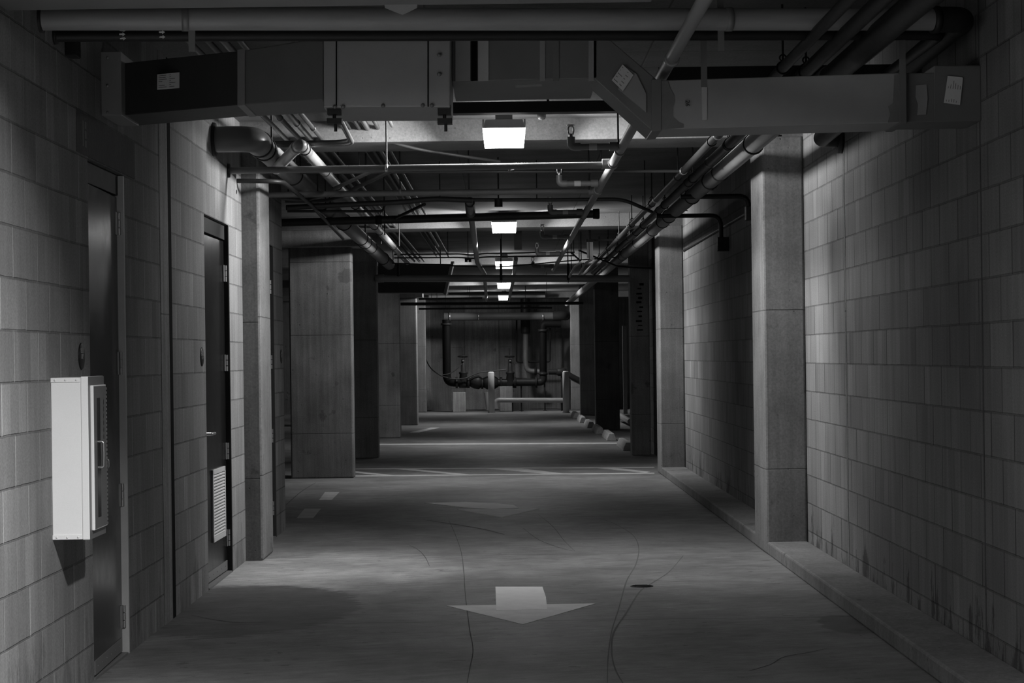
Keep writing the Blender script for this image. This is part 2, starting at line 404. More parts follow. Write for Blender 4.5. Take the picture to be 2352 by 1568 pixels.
def struct(name, mb, mat, label=None, cat=None, bevel=0.0):
    return tag(mb.build(name, mat, None, bevel), label, cat, None, 'structure')

XL, XR = -1.907, 2.2      # faces of the two long walls
HC = 3.20                 # ceiling height
ZB = 3.043                # underside of the beams

# ------------------------------------------------------------------ setting
fl = MB().box(-11, 11, -6, 58, -0.2, 0.0)
def ribbon(pts, wd, mi, z=0.0012):
    wd *= 0.6; fl.cur = mi; P = [FL(a, b, z) for a, b in pts]
    # smooth the polyline
    Q = []
    for i in range(len(P) - 1):
        p0, p1, p2, p3 = P[max(i - 1, 0)], P[i], P[i + 1], P[min(i + 2, len(P) - 1)]
        for t in range(6):
            t /= 6.0
            Q.append(0.5 * ((2 * p1) + (p2 - p0) * t + (2 * p0 - 5 * p1 + 4 * p2 - p3) * t * t + (3 * p1 - p0 - 3 * p2 + p3) * t ** 3))
    Q.append(P[-1]); v = []
    for i, q in enumerate(Q):
        t = (Q[min(i + 1, len(Q) - 1)] - Q[max(i - 1, 0)]).normalized(); nrm = Vector((-t.y, t.x, 0))
        ww = wd * (0.55 + 0.45 * math.sin(math.pi * min(1, max(0, i / (len(Q) - 1)))) ) * (0.8 + 0.4 * random.random())
        v += [q + nrm * ww / 2, q - nrm * ww / 2]
    fl.add(v, [(2 * i, 2 * i + 1, 2 * i + 3, 2 * i + 2) for i in range(len(Q) - 1)])
    fl.cur = 0
g = lambda a, b: (640 + a / 2.352, 1040 + b / 2.352)
ribbon([g(920, 365), g(950, 430), g(985, 530), g(1000, 640), g(1008, 760), g(1030, 940), g(1050, 1060), g(1035, 1150), g(1018, 1242)], 0.010, 1)
ribbon([g(1320, 405), g(1400, 465), g(1500, 505), g(1590, 530)], 0.010, 1)
ribbon([g(1400, 330), g(1480, 395), g(1540, 470), g(1600, 530)], 0.008, 1)
ribbon([g(1690, 340), g(1810, 380), g(1910, 440), g(1945, 510), g(1930, 600), g(1880, 690), g(1840, 830), g(1800, 960), g(1780, 1100), g(1776, 1240)], 0.013, 2)
ribbon([g(2185, 555), g(2110, 640), g(2020, 700), g(1950, 750), g(1880, 860), g(1810, 970), g(1800, 1080), g(1820, 1170), g(1860, 1242)], 0.016, 2)
ribbon([g(690, 490), g(750, 520), g(790, 560), g(815, 610)], 0.010, 1)
ribbon([(440, 1412), (490, 1422), (550, 1429), (640, 1428)], 0.014, 1)
ribbon([(1720, 1540), (1770, 1525), (1800, 1508), (1860, 1497), (1905, 1487)], 0.010, 1)
ribbon([g(780, 360), g(950, 385), g(1100, 410), g(1220, 440)], 0.05, 2)
ribbon([g(200, 160), g(120, 210), g(40, 280)], 0.02, 1)
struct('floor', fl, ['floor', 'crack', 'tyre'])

ce = MB().box(-11, 11, -6, 58, HC, HC + 0.3)
struct('ceiling', ce, 'ceil')
BEAMS = (-1.0, 14.52, 24.3, 34.0, 43.7, 53.7)
for i, y in enumerate(BEAMS):
    struct('beam', MB().box(-10.5, 10.5, y, y + 0.66, ZB, HC + 0.01), 'beam',
           'concrete ceiling beam, number %d in line from the camera end, just behind its lamp' % (i + 1), 'beam', 0.008)

D1 = (9.17, 10.03); D2 = (12.72, 13.84); D3 = (15.45, 16.5); DT = 2.406; WE = 17.2
wl = MB()
T0 = XL - 0.2
prev = -6.0
for a, b in (D1, D2, D3):
    wl.box(T0, XL, prev, a, 0, HC); wl.box(T0, XL, a, b, DT, HC); prev = b
wl.box(T0, XL, prev, WE, 0, HC)
struct('wall_left', wl, 'blockL')
struct('wall_right', MB().box(XR, XR + 0.2, -6, 30.2, 0, HC), 'blockR')
struct('wall_back', MB().box(-11, 11, -6.2, -6, 0, HC), 'blockX')
struct('wall_outer_left', MB().box(-11.2, -11, -6, 58, 0, HC), 'concD')
struct('wall_outer_right', MB().box(11, 11.2, -6, 58, 0, HC), 'concD')
YE = 55.0
we = MB().box(-11, 11, YE, YE + 0.2, 0, HC)
o = struct('wall_end', we, 'wallend')
for a, b, d, mt in ((975, 989, 0.05, 'panel'), (1035, 1066, 0.015, 'concD'), (1068, 1145, 0.02, 'panel'), (1147, 1176, 0.015, 'concD'), (1216, 1292, 0.012, 'wallend')):  # panel tones hold some lamp light and wet besides their own grey
    p0, p1 = W(a, 800, YE), W(b, 800, YE)
    MB().box(p0.x, p1.x, YE - d, YE, 0.02, 2.9).build('wall_panel', mt, o)
# cross walls that close the rooms behind the left wall and the stalls
struct('wall_stall_left', MB().box(-11, T0, WE - 0.2, WE, 0, HC), 'blockX')
struct('wall_stall_right', MB().box(XR + 0.2, 11, 30.0, 30.2, 0, HC), 'blockX')
struct('kerb', MB().box(1.904, XR, -6, 24.32, 0, 0.092), 'curb', 'low concrete kerb along the foot of the right block wall', 'kerb', 0.012)
# mortar strip, dark joint, pale control joints
struct('trim_1', MB().box(XL - 0.01, XL + 0.003, 11.07, 11.335, 0, HC), 'strip')
struct('trim_2', MB().box(XL - 0.01, XL + 0.002, 11.34, 11.45, 0, HC), 'slot')
struct('trim_3', MB().box(XR - 0.003, XR + 0.01, 12.78, 12.80, 0.1, HC).box(XR - 0.003, XR + 0.01, 12.815, 12.825, 0.1, HC), 'strip')
struct('trim_4', MB().box(XR - 0.003, XR + 0.01, 9.14, 9.155, 0.1, HC), 'lintel')
lt = MB().box(XL - 0.01, XL + 0.004, 8.93, 10.33, 2.413, 2.603)
lo_ = struct('lintel', lt, 'lintel', 'dark precast lintel block above the nearest left door', 'lintel')
mk = MB()
for a, b, c, d in ((0, 0.012, 0, 0.115), (0.03, 0.05, 0.0, 0.03), (0.03, 0.05, 0.04, 0.075), (0.03, 0.05, 0.085, 0.115)):
    mk.box(XL + 0.004, XL + 0.0055, 9.05 + a * 1.6, 9.05 + b * 1.6, 2.45 + c, 2.45 + d)
mk.build('stencil_mark', 'mastic', lo_)

# ------------------------------------------------------------------ columns
def column(x0, x1, y0, y1, mat, label, top=HC, cap=None):
    mb = MB().box(x0, x1, y0, y1, 0, top)
    o = struct('column', mb, mat, label, 'column', 0.018)
    if cap: MB().box(*cap).build('capital', 'conc', o, 0.01)
    return o
column(1.897, XR, 14.52, 15.2, 'conc', 'nearest concrete pilaster on the right wall, standing on the kerb', ZB + .01)
column(1.897, XR, 24.3, 24.85, 'conc', 'second concrete pilaster on the right wall, where the kerb ends', ZB + .01)
cC = column(1.855, 2.13, 29.1, 29.55, 'concD', 'dark slim concrete column with stencilled marks, behind the second right pilaster')
column(1.80, 2.27, 39.3, 39.8, 'concK', 'darkest wide concrete column on the right, beside the wheel stops')  # this column's shade is in its darker concrete
column(1.865, 2.45, 49.0, 49.4, 'concD', 'far dark concrete column on the right, partly hidden by a nearer one')
column(1.79, 2.7, 53.6, 54.1, 'conc', 'farthest pale concrete column on the right, beside the right bollard', ZB + .01)
cL = column(-1.777 - .16, -1.777, 14.56, 15.18, 'conc', 'pale concrete pilaster on the left wall between two doors', ZB + .01)
MB().box(XL, -1.797, 14.552, 14.565, 0.0, ZB).build('rough_shaded_face', 'concK', cL)  # thin sheet: rough front, its shade put in as darker concrete
column(-2.64, -1.868, 24.5, 24.78, 'concL', 'wide board-marked concrete column on the left, past the end of the block wall', 2.86, (-3.6, -1.72, 24.36, 24.9, 2.84, HC))
column(-2.42, -1.868, 29.3, 29.62, 'concD', 'second left column, dark, directly behind the wide board-marked one')
column(-2.5, -1.93, 36.7, 37.1, 'concD', 'third left column, dark and stained at its foot')
column(-2.5, -1.90, 43.4, 43.85, 'conc', 'fourth left column, pale, lit from the front', ZB + .01, (-3.4, -1.75, 43.2, 43.72, 2.78, HC))
column(-2.6, -2.11, 53.6, 54.1, 'conc', 'farthest left column beside the pipework at the end wall', ZB + .01)
mk = MB()
for i in range(11):
    p = W(1470 + random.uniform(-3, 3), 652 + i * 10.5, 29.1)
    mk.box(p.x - random.uniform(.02, .045), p.x + random.uniform(.02, .05), 29.098, 29.102, p.z - random.uniform(.008, .022), p.z + random.uniform(.004, .015))
mk.build('stencil_mark', 'slot', cC)
p = W(558, 441, 14.3)
o = MB().text('a', 0.085, (XL + 0.002, 14.3, p.z), (0, 0, -1), (0, 1, 0)).build('painted_letter', 'sign')
tag(o, 'small black letter sprayed sideways on the left wall above the second door', 'letter')

# ------------------------------------------------------------------ doors on the left wall
def hinge(mb, y, z, x):
    mb.box(x, x + 0.006, y - 0.055, y - 0.012, z - 0.057, z + 0.057)
    for k in range(3):
        mb.cyl((x + 0.010, y, z - 0.057 + k * 0.039), (x + 0.010, y, z - 0.057 + k * 0.039 + 0.034), 0.009, 10)
def door(n, span, label, recess, hz, louver=False, kick=True, lever=False, lit_jamb=True, yaw=0.0):
    y0, y1 = span
    root = thing('door_%d' % n, (XL, (y0 + y1) / 2, 0), label, 'door', None, 'structure')
    xf = XL - recess
    lf = MB().box(xf - 0.045, xf, y0 + 0.01, y1 - 0.026, 0.015, 2.293).build('leaf', 'door', root, 0.003)
    MB().box(xf - 0.06, xf + 0.006, y0 + 0.002, y1 - 0.004, 2.302, DT - 0.002).build('frame_head', 'frame', root, 0.002)
    MB().box(xf - 0.06, XL + 0.004, y1 - 0.024, y1 - 0.001, 0.0, DT - 0.004).build('frame_jamb', 'framel' if lit_jamb else 'frame', root, 0.003)
    MB().box(xf - 0.06, xf, y0 + 0.0, y0 + 0.009, 0.0, DT - 0.004).build('frame_jamb', 'frame', root)
    for z in hz:
        mb = MB(); hinge(mb, y1 - 0.028, z, xf + 0.001); mb.build('hinge', 'chrome', root)
    if kick:
        k = MB().box(xf, xf + 0.005, y0 + 0.03, y1 - 0.06, 0.02, 0.085)
        for i in range(6):
            yy = y0 + 0.1 + i * (y1 - y0 - 0.25) / 5
            k.cyl((xf + 0.005, yy, 0.053), (xf + 0.007, yy, 0.053), 0.004, 8)
        k.build('kick_plate', 'kick', lf)
    MB().box(xf - 0.04, XL + 0.004, y0 + 0.01, y1 - 0.045, 0.0, 0.012).build('threshold', 'kick', root)
    if louver:
        a, b, z0, z1 = 13.16, 13.70, 0.262, 0.742
        mb = MB()
        fr = 0.032
        for q in ((a, a + fr, z0, z1), (b - fr, b, z0, z1), (a, b, z0, z0 + fr), (a, b, z1 - fr, z1)):
            mb.box(xf, xf + 0.012, q[0], q[1], q[2], q[3])
        mb.build('louvre_frame', 'louver', lf, 0.002)
        MB().box(xf, xf + 0.0015, a, b, z0, z1).build('louvre_backing', 'slot', lf)
        sl = MB(); nsl = 20
        for i in range(nsl):
            z = z0 + fr + (i + 0.5) * (z1 - z0 - 2 * fr) / nsl
            sl.hexa([(xf + 0.001, a + fr, z + .002), (xf + .011, a + fr, z - .009), (xf + .001, b - fr, z + .002), (xf + .011, b - fr, z - .009),
                     (xf + 0.001, a + fr, z + .009), (xf + .012, a + fr, z - .002), (xf + .001, b - fr, z + .009), (xf + .012, b - fr, z - .002)])
        sl.build('louvre_slats', 'louver', lf)
    if yaw:
        lf.rotation_euler.z = yaw; lf.location.x += math.sin(yaw) * (y1 - y0) / 2
    yh = y0 + 0.075; zh = 0.995
    h = MB().lathe((xf, yh, zh), (1, 0, 0), [(0, .03), (.008, .03), (.012, .014), (.05, .012), (.055, .026), (.075, .028), (.085, .018)], 16) if not lever else \
        MB().lathe((xf, yh, zh), (1, 0, 0), [(0, .028), (.008, .028), (.01, .011), (.055, .011)], 14).tube([(xf + .05, yh, zh), (xf + .058, yh, zh), (xf + .058, yh + .12, zh)], .010, 10, .01)
    h.build('handle', 'chrome', lf)
    return root, xf
door(1, D1, 'nearest dark steel door in the left wall, behind the white cabinet', 0.03, (2.16, 1.46, 0.80, 0.19), yaw=.03)
door(2, D2, 'dark steel door with a pale louvre grille near its foot', 0.03, (2.07, 1.45, 0.84, 0.24), True, True, True, False, -.012)
door(3, D3, 'farthest dark steel door, half hidden behind the left pilaster', 0.03, (2.07, 1.45, 0.84, 0.24), False, False, True, False)

# round room signs
def room_sign(px, py, r, txt, size, label):
    Y = -XL * F / -((px - VX) * cr - (py - VY) * sr)
    z = W(px, py, Y).z
    root = thing('room_sign', (XL, Y, z - r), label, 'sign', 'round room signs')
    MB().lathe((XL, Y, z), (1, 0, 0), [(0, r), (.004, r), (.006, r - .003), (.006, 0)], 40).build('disc', 'sign', root)
    MB().text(txt, size, (XL + .0065, Y + 0.004, z + 0.012), (0, 1, 0), (0, 0, 1), 0.0006, 'CENTER', 0.0006).build('lettering', 'letter', root)
room_sign(186, 818, 0.060, 'ELEC\nRM', 0.032, 'round black room sign directly above the white cabinet')
room_sign(463, 819, 0.060, 'GARAGE\nSTORAGE\nRM', 0.024, 'round black room sign with three lines of lettering, before the louvred door')
room_sign(645.5, 818, 0.060, 'FAN\nRM', 0.030, 'round black room sign at the far end of the left wall')

# ------------------------------------------------------------------ extinguisher cabinet
def cabinet():
    y0, y1 = 8.37, 8.69; z0 = W(115, 1240, 8.37).z; z1 = W(115, 867, 8.37).z; d = 0.157
    x = XL + d
    root = thing('extinguisher_cabinet', (XL, (y0 + y1) / 2, z0), 'white metal extinguisher cabinet fixed to the left block wall', 'cabinet')
    MB().box(XL, x - 0.032, y0, y1, z0 + .001, z1 - .001).build('body', 'white', root, 0.002)
    MB().box(x - 0.032, x, y0 - .003, y1 + .003, z0 - .001, z1 + .003).build('front_trim', 'white', root, 0.004)
    for zz in (z0 + .002, z1 - .020):
        br = MB().box(XL, x - .034, y0 - .0035, y0, zz, zz + .018)
        for t in (.018, .062, .108): br.lathe((XL + t, y0 - .0035, zz + .009), (0, -1, 0), [(0, .0045), (.003, .0035), (.004, 0)], 10)
        br.build('bracket', 'white', root)
    MB().box(x, x + .001, y0 - .0025, y1 + .0025, z0, z1 + .002).build('front_face', 'cabf', root)
    dr = MB().box(x, x + .014, y0 + .035, y1 - .020, z0 + .035, z1 - .035).build('door', 'white', root, 0.003)
    MB().box(x + .014, x + .0148, y0 + .040, y1 - .024, z0 + .040, z1 - .040).build('door_face', 'cabf', dr)
    MB().box(x + .014, x + .0155, y0 + .10, y0 + .165, z0 + .085, z1 - .09).build('pane', 'glass', dr)
    hb = MB()
    n = 34
    for i in range(n):
        zz = z0 + .04 + i * (z1 - z0 - .08) / n
        hb.cyl((x + .012, y1 - .017, zz), (x + .012, y1 - .017, zz + (z1 - z0 - .08) / n * .55), .005, 8)
    hb.build('hinge', 'chrome', dr)
    zc = (z0 + z1) / 2 + .01
    MB().tube([(x + .014, y0 + .13, zc - .055), (x + .034, y0 + .13, zc - .055), (x + .036, y0 + .13, zc), (x + .034, y0 + .13, zc + .055), (x + .014, y0 + .13, zc + .055)], .0055, 8, .012).build('handle', 'chrome', dr)
    dt = MB()
    for i in range(9): dt.box(x + .014, x + .0148, y1 - .085, y1 - .075, z1 - .12 - i * .03, z1 - .10 - i * .03)
    dt.build('lettering', 'ink', dr)
cabinet()

# ------------------------------------------------------------------ ceiling lamps
LX = 0.02
def lamp(y, label, kd=1.0, kl=1.0, kr=1.0, tilt=.5, spr=125):
    root = thing('ceiling_lamp', (LX, y, HC), label, 'lamp', 'lamps along the aisle')
    w2 = 0.15
    zl, zm, zt = 2.952, 3.062, 3.125
    ln = MB().hexa([(LX - .138, y - .138, zl), (LX + .138, y - .138, zl), (LX - .138, y + .138, zl), (LX + .138, y + .138, zl),
               (LX - w2, y - w2, zm), (LX + w2, y - w2, zm), (LX - w2, y + w2, zm), (LX + w2, y + w2, zm)])
    ln.build('lens', 'lens', root)
    for nm, p_, d_, sx_, sy_, pw, sp_ in (('down', (LX, y, zl - .004), (0, 0, -1), .26, .26, P_DOWN * kd, 130), ('left', (LX - .158, y, 3.0), (-1, 0, -tilt), .24, .10, P_SIDE * kl, spr), ('right', (LX + .158, y, 3.0), (1, 0, -tilt), .24, .10, P_SIDE * kr, spr)):
        ld = bpy.data.lights.new('refractor_' + nm, 'AREA'); ld.shape = 'RECTANGLE'; ld.size = sx_; ld.size_y = sy_; ld.energy = pw; ld.spread = math.radians(sp_)
        lo = bpy.data.objects.new('refractor_' + nm, ld); COL.objects.link(lo); lo.parent = root
        lo.location = Vector(p_) - Vector((LX, y, HC))
        q = Vector(d_).to_track_quat('-Z', 'Z' if d_[2] > -.9 else 'Y'); lo.rotation_euler = q.to_euler()
    MB().hexa([(LX - w2, y - w2, zm), (LX + w2, y - w2, zm), (LX - w2, y + w2, zm), (LX + w2, y + w2, zm),
               (LX - .13, y - .14, zt), (LX + .13, y - .14, zt), (LX - .13, y + .14, zt), (LX + .13, y + .14, zt)]).build('housing', 'housing', root, 0.004)
    for sx in (-1, 1):
        for sy in (-1, 1):
            cx = LX + sx * .14; cy = y + sy * .09
            MB().box(min(cx, cx + sx * .012), max(cx, cx + sx * .012), cy - .02, cy + .02, zm + .01, zt + .006).build('clip', 'chrome', root)
    MB().box(LX - .06, LX + .06, y - .06, y + .06, zt, HC).build('mounting_box', 'housing', root)
    return root
LY = (5.6, 14.05, 23.8, 33.5, 43.2, 52.2)
l0 = lamp(LY[1], 'nearest lit square ceiling lamp, below the metal duct')
lamp(LY[0], 'lit ceiling lamp above the camera end of the aisle', .05, 5.4, 1.1, 1.5, 120)
for i, t in ((2, 'second lit ceiling lamp, behind the capped dark pipe'), (3, 'third lit ceiling lamp along the aisle'),
             (4, 'fourth lit ceiling lamp, under the white cross pipe'), (5, 'farthest and smallest lit ceiling lamp')):
    dup(l0, (LX, LY[i], HC), t)

# ------------------------------------------------------------------ pipes
def pipe(name, pts, r, mat, label, cat='pipe', bend=0.0, group=None, seg=16, parts=()):
    """a run of pipe with coloured bands, rings or caps as its parts"""
    c = Vector(pts[0])
    if not parts:
        o = MB().tube(pts, r, seg, bend).build(name, mat); return tag(o, label, cat, group)
    root = thing(name, (Vector(pts[0]) + Vector(pts[-1])) / 2, label, cat, group)
    MB().tube(pts, r, seg, bend).build('run', mat, root)
    for nm, mb, mt in parts: mb.build(nm, mt, root)
    return root
def band(p, axis, r, wd, extra=0.004):
    ax = Vector(axis).normalized(); p = Vector(p)
    return MB().lathe(p - ax * wd / 2, ax, [(0, r), (0, r + extra), (wd, r + extra), (wd, r)], 24)

def hung_pipe(name, pts, r, mat, label, cat='pipe', bend=0.0, group=None, seg=16, at=(.2, .8)):
    rods = []
    for t in at:
        t *= len(pts) - 1; i = min(int(t), len(pts) - 2); q = Vector(pts[i]).lerp(Vector(pts[i + 1]), t - i)
        rods.append(('rod', MB().cyl((q.x, q.y, q.z), (q.x, q.y, HC + .01), .005, 8), 'black'))
    return pipe(name, pts, r, mat, label, cat, bend, group, seg, rods)
# front drain pipe along y 8.3 and back to the right wall
a = W(86, 43, 8.26); b = W(2236, 45, 8.95); b.x = 2.085
e = Vector((2.06, 12.85, 2.845)); f_ = Vector((XR, 12.85, 2.845))
a = a + (b - a) * ((XL - a.x) / (b.x - a.x))
dirp = (b - a).normalized()
def onp(px):
    t = (W(px, 45, 8.6).x - a.x) / (b.x - a.x); return a + (b - a) * t
root = pipe('drain_pipe', [a, b - dirp * .1], 0.0485, 'pipe', 'fat pale drain pipe crossing the aisle just below the ceiling, nearest the camera', seg=24, parts=[
    ('elbow', MB().tube([b - dirp * .13, b, b + Vector((0, .14, 0))], .058, 20, .1), 'iron'),
    ('coupling', band(b - dirp * .135, dirp, .05, .03, .012), 'black'),
    ('return_run', MB().tube([b + Vector((0, .1, 0)), e, f_], .055, 20, .12), 'iron'),
    ('wall_collar', MB().lathe((XR - .03, 12.85, e.z), (1, 0, 0), [(0, .095), (.03, .095)], 24), 'black'),
    ('wall_collar', MB().lathe(a, (1, 0, 0), [(-.01, .06), (.012, .06)], 24), 'black'),
    ('strap', band(onp(445), dirp, .0485, .03), 'steel'), ('strap', band(onp(1683), dirp, .0485, .03), 'steel')])
# hanger strips of the front pipes
for px, tx in ((455, 'left'), (1668, 'right')):
    p = onp(px)
    o = MB().box(p.x - .014, p.x + .014, p.y + .05, p.y + .056, p.z - .13, HC).build('hanger_strap', 'steel')
    tag(o, 'flat steel strap hanging behind the front drain pipe, towards the %s wall' % tx, 'hanger', 'straps of the front pipes')
a2 = W(106, 82, 8.52); b2 = W(2160, 79, 9.1); b2.z -= 0.0
d2 = (b2 - a2).normalized()
root = thing('water_pipe', (a2 + b2) / 2, 'slim black pipe with white arrow stickers behind the front drain pipe', 'pipe')
MB().tube([a2 + d2 * ((XL - a2.x) / d2.x), b2, b2 + Vector((0, 1.6, 0))], .0265, 16, .06).build('run', 'black', root)
MB().lathe((XL, a2.y, a2.z), (1, 0, 0), [(0, .04), (.012, .038)], 20).build('wall_collar', 'black', root)
def arrow_sticker(px, py):
    t = (W(px, py, 8.7).x - a2.x) / (b2.x - a2.x); c = a2 + (b2 - a2) * t
    dz = max(-.022, min(.022, W(px, py, c.y).z - c.z)); yy = c.y - math.sqrt(max(.0265 ** 2 - dz * dz, 0)) - .001
    x, z = c.x, c.z + dz; L = .013; h = .0036
    MB().prism([(x - L, yy, z - h), (x + .001, yy, z - h), (x + .001, yy, z - 2.4 * h), (x + L, yy, z), (x + .001, yy, z + 2.4 * h), (x + .001, yy, z + h), (x - L, yy, z + h)], (0, -.0015, 0)).build('flow_arrow', 'white', root)
for q in ((297, 72), (297, 81), (298, 90), (384, 76), (385, 87), (1955, 68), (1956, 77), (1889, 84)): arrow_sticker(*q)

# sprinkler main
SX, SZ = 0.775, 2.80
pipe('sprinkler_main', [(SX, 4.0, SZ + .01), (SX, 30.6, SZ - .01)], 0.029, 'steel', 'long steel sprinkler main running down the aisle right of the lamps', parts=[
    ('tee', MB().cyl((SX - .075, 13.87, SZ), (SX, 13.87, SZ), .036).cyl((SX, 13.8, SZ), (SX, 13.94, SZ), .037), 'steel'),
    ('tee', MB().cyl((SX - .075, 16.1, SZ), (SX, 16.1, SZ), .036).cyl((SX, 16.03, SZ), (SX, 16.17, SZ), .037), 'steel')] +
    [('coupling', band((SX, yy, SZ), (0, 1, 0), .029, .05, .006), 'steel') for yy in (9.0, 13.0, 19.0, 22.6, 26.2)])
# sprinkler drops
def drop(y, label):
    root = thing('fire_sprinkler', (SX - .30, y, SZ), label, 'sprinkler', 'sprinklers on branch pipes')
    x0 = SX - .33
    MB().cyl((SX - .02, y, SZ), (x0 + .03, y, SZ), .021).build('branch_pipe', 'steel', root)
    MB().tube([(x0 + .06, y, SZ), (x0, y, SZ), (x0, y, SZ + .065)], .026, 14, .05).build('elbow', 'steel', root)
    MB().cyl((SX - .085, y, SZ), (SX - .03, y, SZ), .029).build('outlet', 'steel', root)
    MB().cyl((SX - .165, y, SZ), (SX - .215, y, SZ), .0222).build('sticker', 'paper', root)
    z = SZ + .06
    hd = MB().cyl((x0, y, z), (x0, y, z + .025), .013, 12)
    hd.tube([(x0 - .012, y, z + .02), (x0 - .019, y, z + .045), (x0 - .014, y, z + .07), (x0, y, z + .078), (x0 + .014, y, z + .07), (x0 + .019, y, z + .045), (x0 + .012, y, z + .02)], .005, 8, .01)
    hd.cyl((x0, y, z + .078), (x0, y, z + .082), .026, 16)
    hd.build('head', 'chrome', root)
    return root
s0 = drop(12.72, 'nearest upright sprinkler head on a dark branch pipe, right of the first lamp')
for i, (yy, t) in enumerate(((15.42, 'second upright sprinkler head, bright, just past the lit cross pipe'), (18.45, 'third upright sprinkler head, dark, above the capped pipe'),
              (22.3, 'fourth upright sprinkler head, dark, right of the second lamp'), (25.9, 'fifth upright sprinkler head, bright, beyond the second beam'), (29.6, 'farthest upright sprinkler head, at the end of the long main'))):
    dup(s0, (SX - .30, yy, SZ), t)
# second far main and a branch on the left of the lamps
pipe('sprinkler_main', [W(1185, 594, 29.5), W(1178, 646, 36), W(1164, 712, 52.3)], .032, 'steel', 'far steel sprinkler main, close to the right side of the farthest lamps', bend=.4)
pipe('sprinkler_main', [W(1078, 462, 17.6), W(1079, 474, 17.8), W(1086, 520, 21), W(1096, 602, 27.5), W(1113, 629, 31.5), W(1117, 690, 46)], .032, 'steel',
     'steel pipe on the left of the lamps, dropping from a dark tee', bend=.3, parts=[('tee', MB().cyl(W(1079, 464, 17.65), W(1081, 490, 18.9), .045), 'iron')])

# cross pipes
Z1 = SZ
root = pipe('cross_pipe', [(XL, 13.87, Z1 - .012), (SX - .05, 13.87, Z1 - .008)], .0235, 'steeld', 'steel cross pipe brightly lit from above, right under the nearest lamp', seg=20, parts=[
    ('wall_collar', MB().lathe((XL, 13.87, Z1 - .012), (1, 0, 0), [(0, .05), (.014, .048)], 20), 'black'),
    ('strap', band(W(888, 386, 13.87), (1, 0, 0), .0235, .02), 'chrome'),
    ('drain_plug', MB().cyl((0.055, 13.87, Z1 - .045), (0.055, 13.87, Z1 - .02), .012, 10).box(.045, .085, 13.86, 13.88, Z1 - .048, Z1 - .040), 'chrome')])
def rod(px, py, Y, label, rr=.006, grp='hanger rods', zt=HC):
    p = W(px, py, Y)
    o = MB().cyl((p.x, p.y, p.z), (p.x, p.y, zt + .02), rr, 8).build('hanger_rod', 'black')
    return tag(o, label, 'rod', grp)
rod(888, 380, 13.87, 'threaded rod hanging the brightly lit cross pipe, left of the nearest lamp')
pipe('cross_pipe', [(XL, 16.1, Z1), (SX - .05, 16.1, Z1)], .025, 'steeld', 'dull steel cross pipe just behind the brightly lit one', parts=[
    ('strap', band(W(919, 441, 16.1), (1, 0, 0), .025, .02), 'steel')])
rod(919, 436, 16.1, 'threaded rod hanging the dull cross pipe, left of the lamps')
rod(1077, 436, 16.1, 'threaded rod hanging the dull cross pipe, near the lamps')
rod(1353, 436, 16.0, 'threaded rod beside the tee of the dull cross pipe')
rod(1420, 340, 12.7, 'threaded rod holding the sprinkler main at the nearest sprinkler')
hung_pipe('conduit', [W(640, 396, 15.45), W(1565, 393, 15.45)], .012, 'condd', 'thin dark conduit crossing behind the brightly lit pipe', 'conduit')
pipe('conduit', [Vector((XL, 14.32, W(560, 415, 14.32).z)), W(648, 416, 14.32), W(712, 468, 16.9), W(788, 548, 21)], .0165, 'black', 'dark conduit leaving the left wall by the pilaster then turning down the aisle', 'conduit', .18)
hung_pipe('conduit', [Vector((-1.88, 17.35, W(655, 477, 17.35).z)), W(770, 471, 17.5), W(930, 464, 17.6), W(992, 456, 17.6), W(1085, 460, 17.6)], .024, 'condd', 'dark pipe kinked upward, ending at the tee left of the lamps', 'pipe', .2)
hung_pipe('conduit', [W(1085, 459, 17.62), W(1270, 459, 17.62), W(1430, 457, 17.62), W(1478, 478, 17.7), W(1496, 486, 18)], .016, 'condd', 'dark conduit crossing right of the lamps and dropping towards the fat right pipe', 'conduit', .15)
p = W(1374, 491, 19)
pipe('drain_pipe', [Vector((-3.4, 19, W(660, 511, 19).z - .02)), p], .038, 'condd', 'dark capped drain pipe crossing in front of the second lamp', seg=20, parts=[
    ('cap', MB().lathe(p, (1, 0, 0), [(-.05, .047), (.0, .05), (.012, .046), (.014, 0)], 20), 'black'), ('coupling', band(W(870, 505, 19), (1, 0, 0), .038, .06, .007), 'black')])
pipe('conduit', [W(910, 500, 18.9), W(975, 469, 17.65)], .014, 'black', 'black diagonal brace below the kinked dark pipe', 'brace')
pipe('conduit', [W(768, 433, 15.9), W(870, 385, 14.2)], .015, 'cond', 'left one of two slanting conduits above the dull cross pipe', 'conduit')
pipe('conduit', [W(812, 434, 15.9), W(908, 388, 14.25)], .015, 'condd', 'right one of two slanting conduits above the dull cross pipe', 'conduit')
hung_pipe('conduit', [W(637, 455, 16.7), W(700, 460, 16.7), W(750, 446, 16.4)], .014, 'cond', 'upper bent conduit under the dull cross pipe at the left', 'conduit', .2)
hung_pipe('conduit', [W(655, 462, 16.9), W(745, 462, 16.9), W(800, 447, 16.4)], .014, 'condd', 'lower bent conduit under the dull cross pipe at the left', 'conduit', .2)
hung_pipe('conduit', [W(660, 485, 18), W(880, 485, 18.1), W(884, 470, 18.1)], .012, 'condd', 'thin dark conduit below the kinked pipe, turned up at its end', 'conduit', .1)

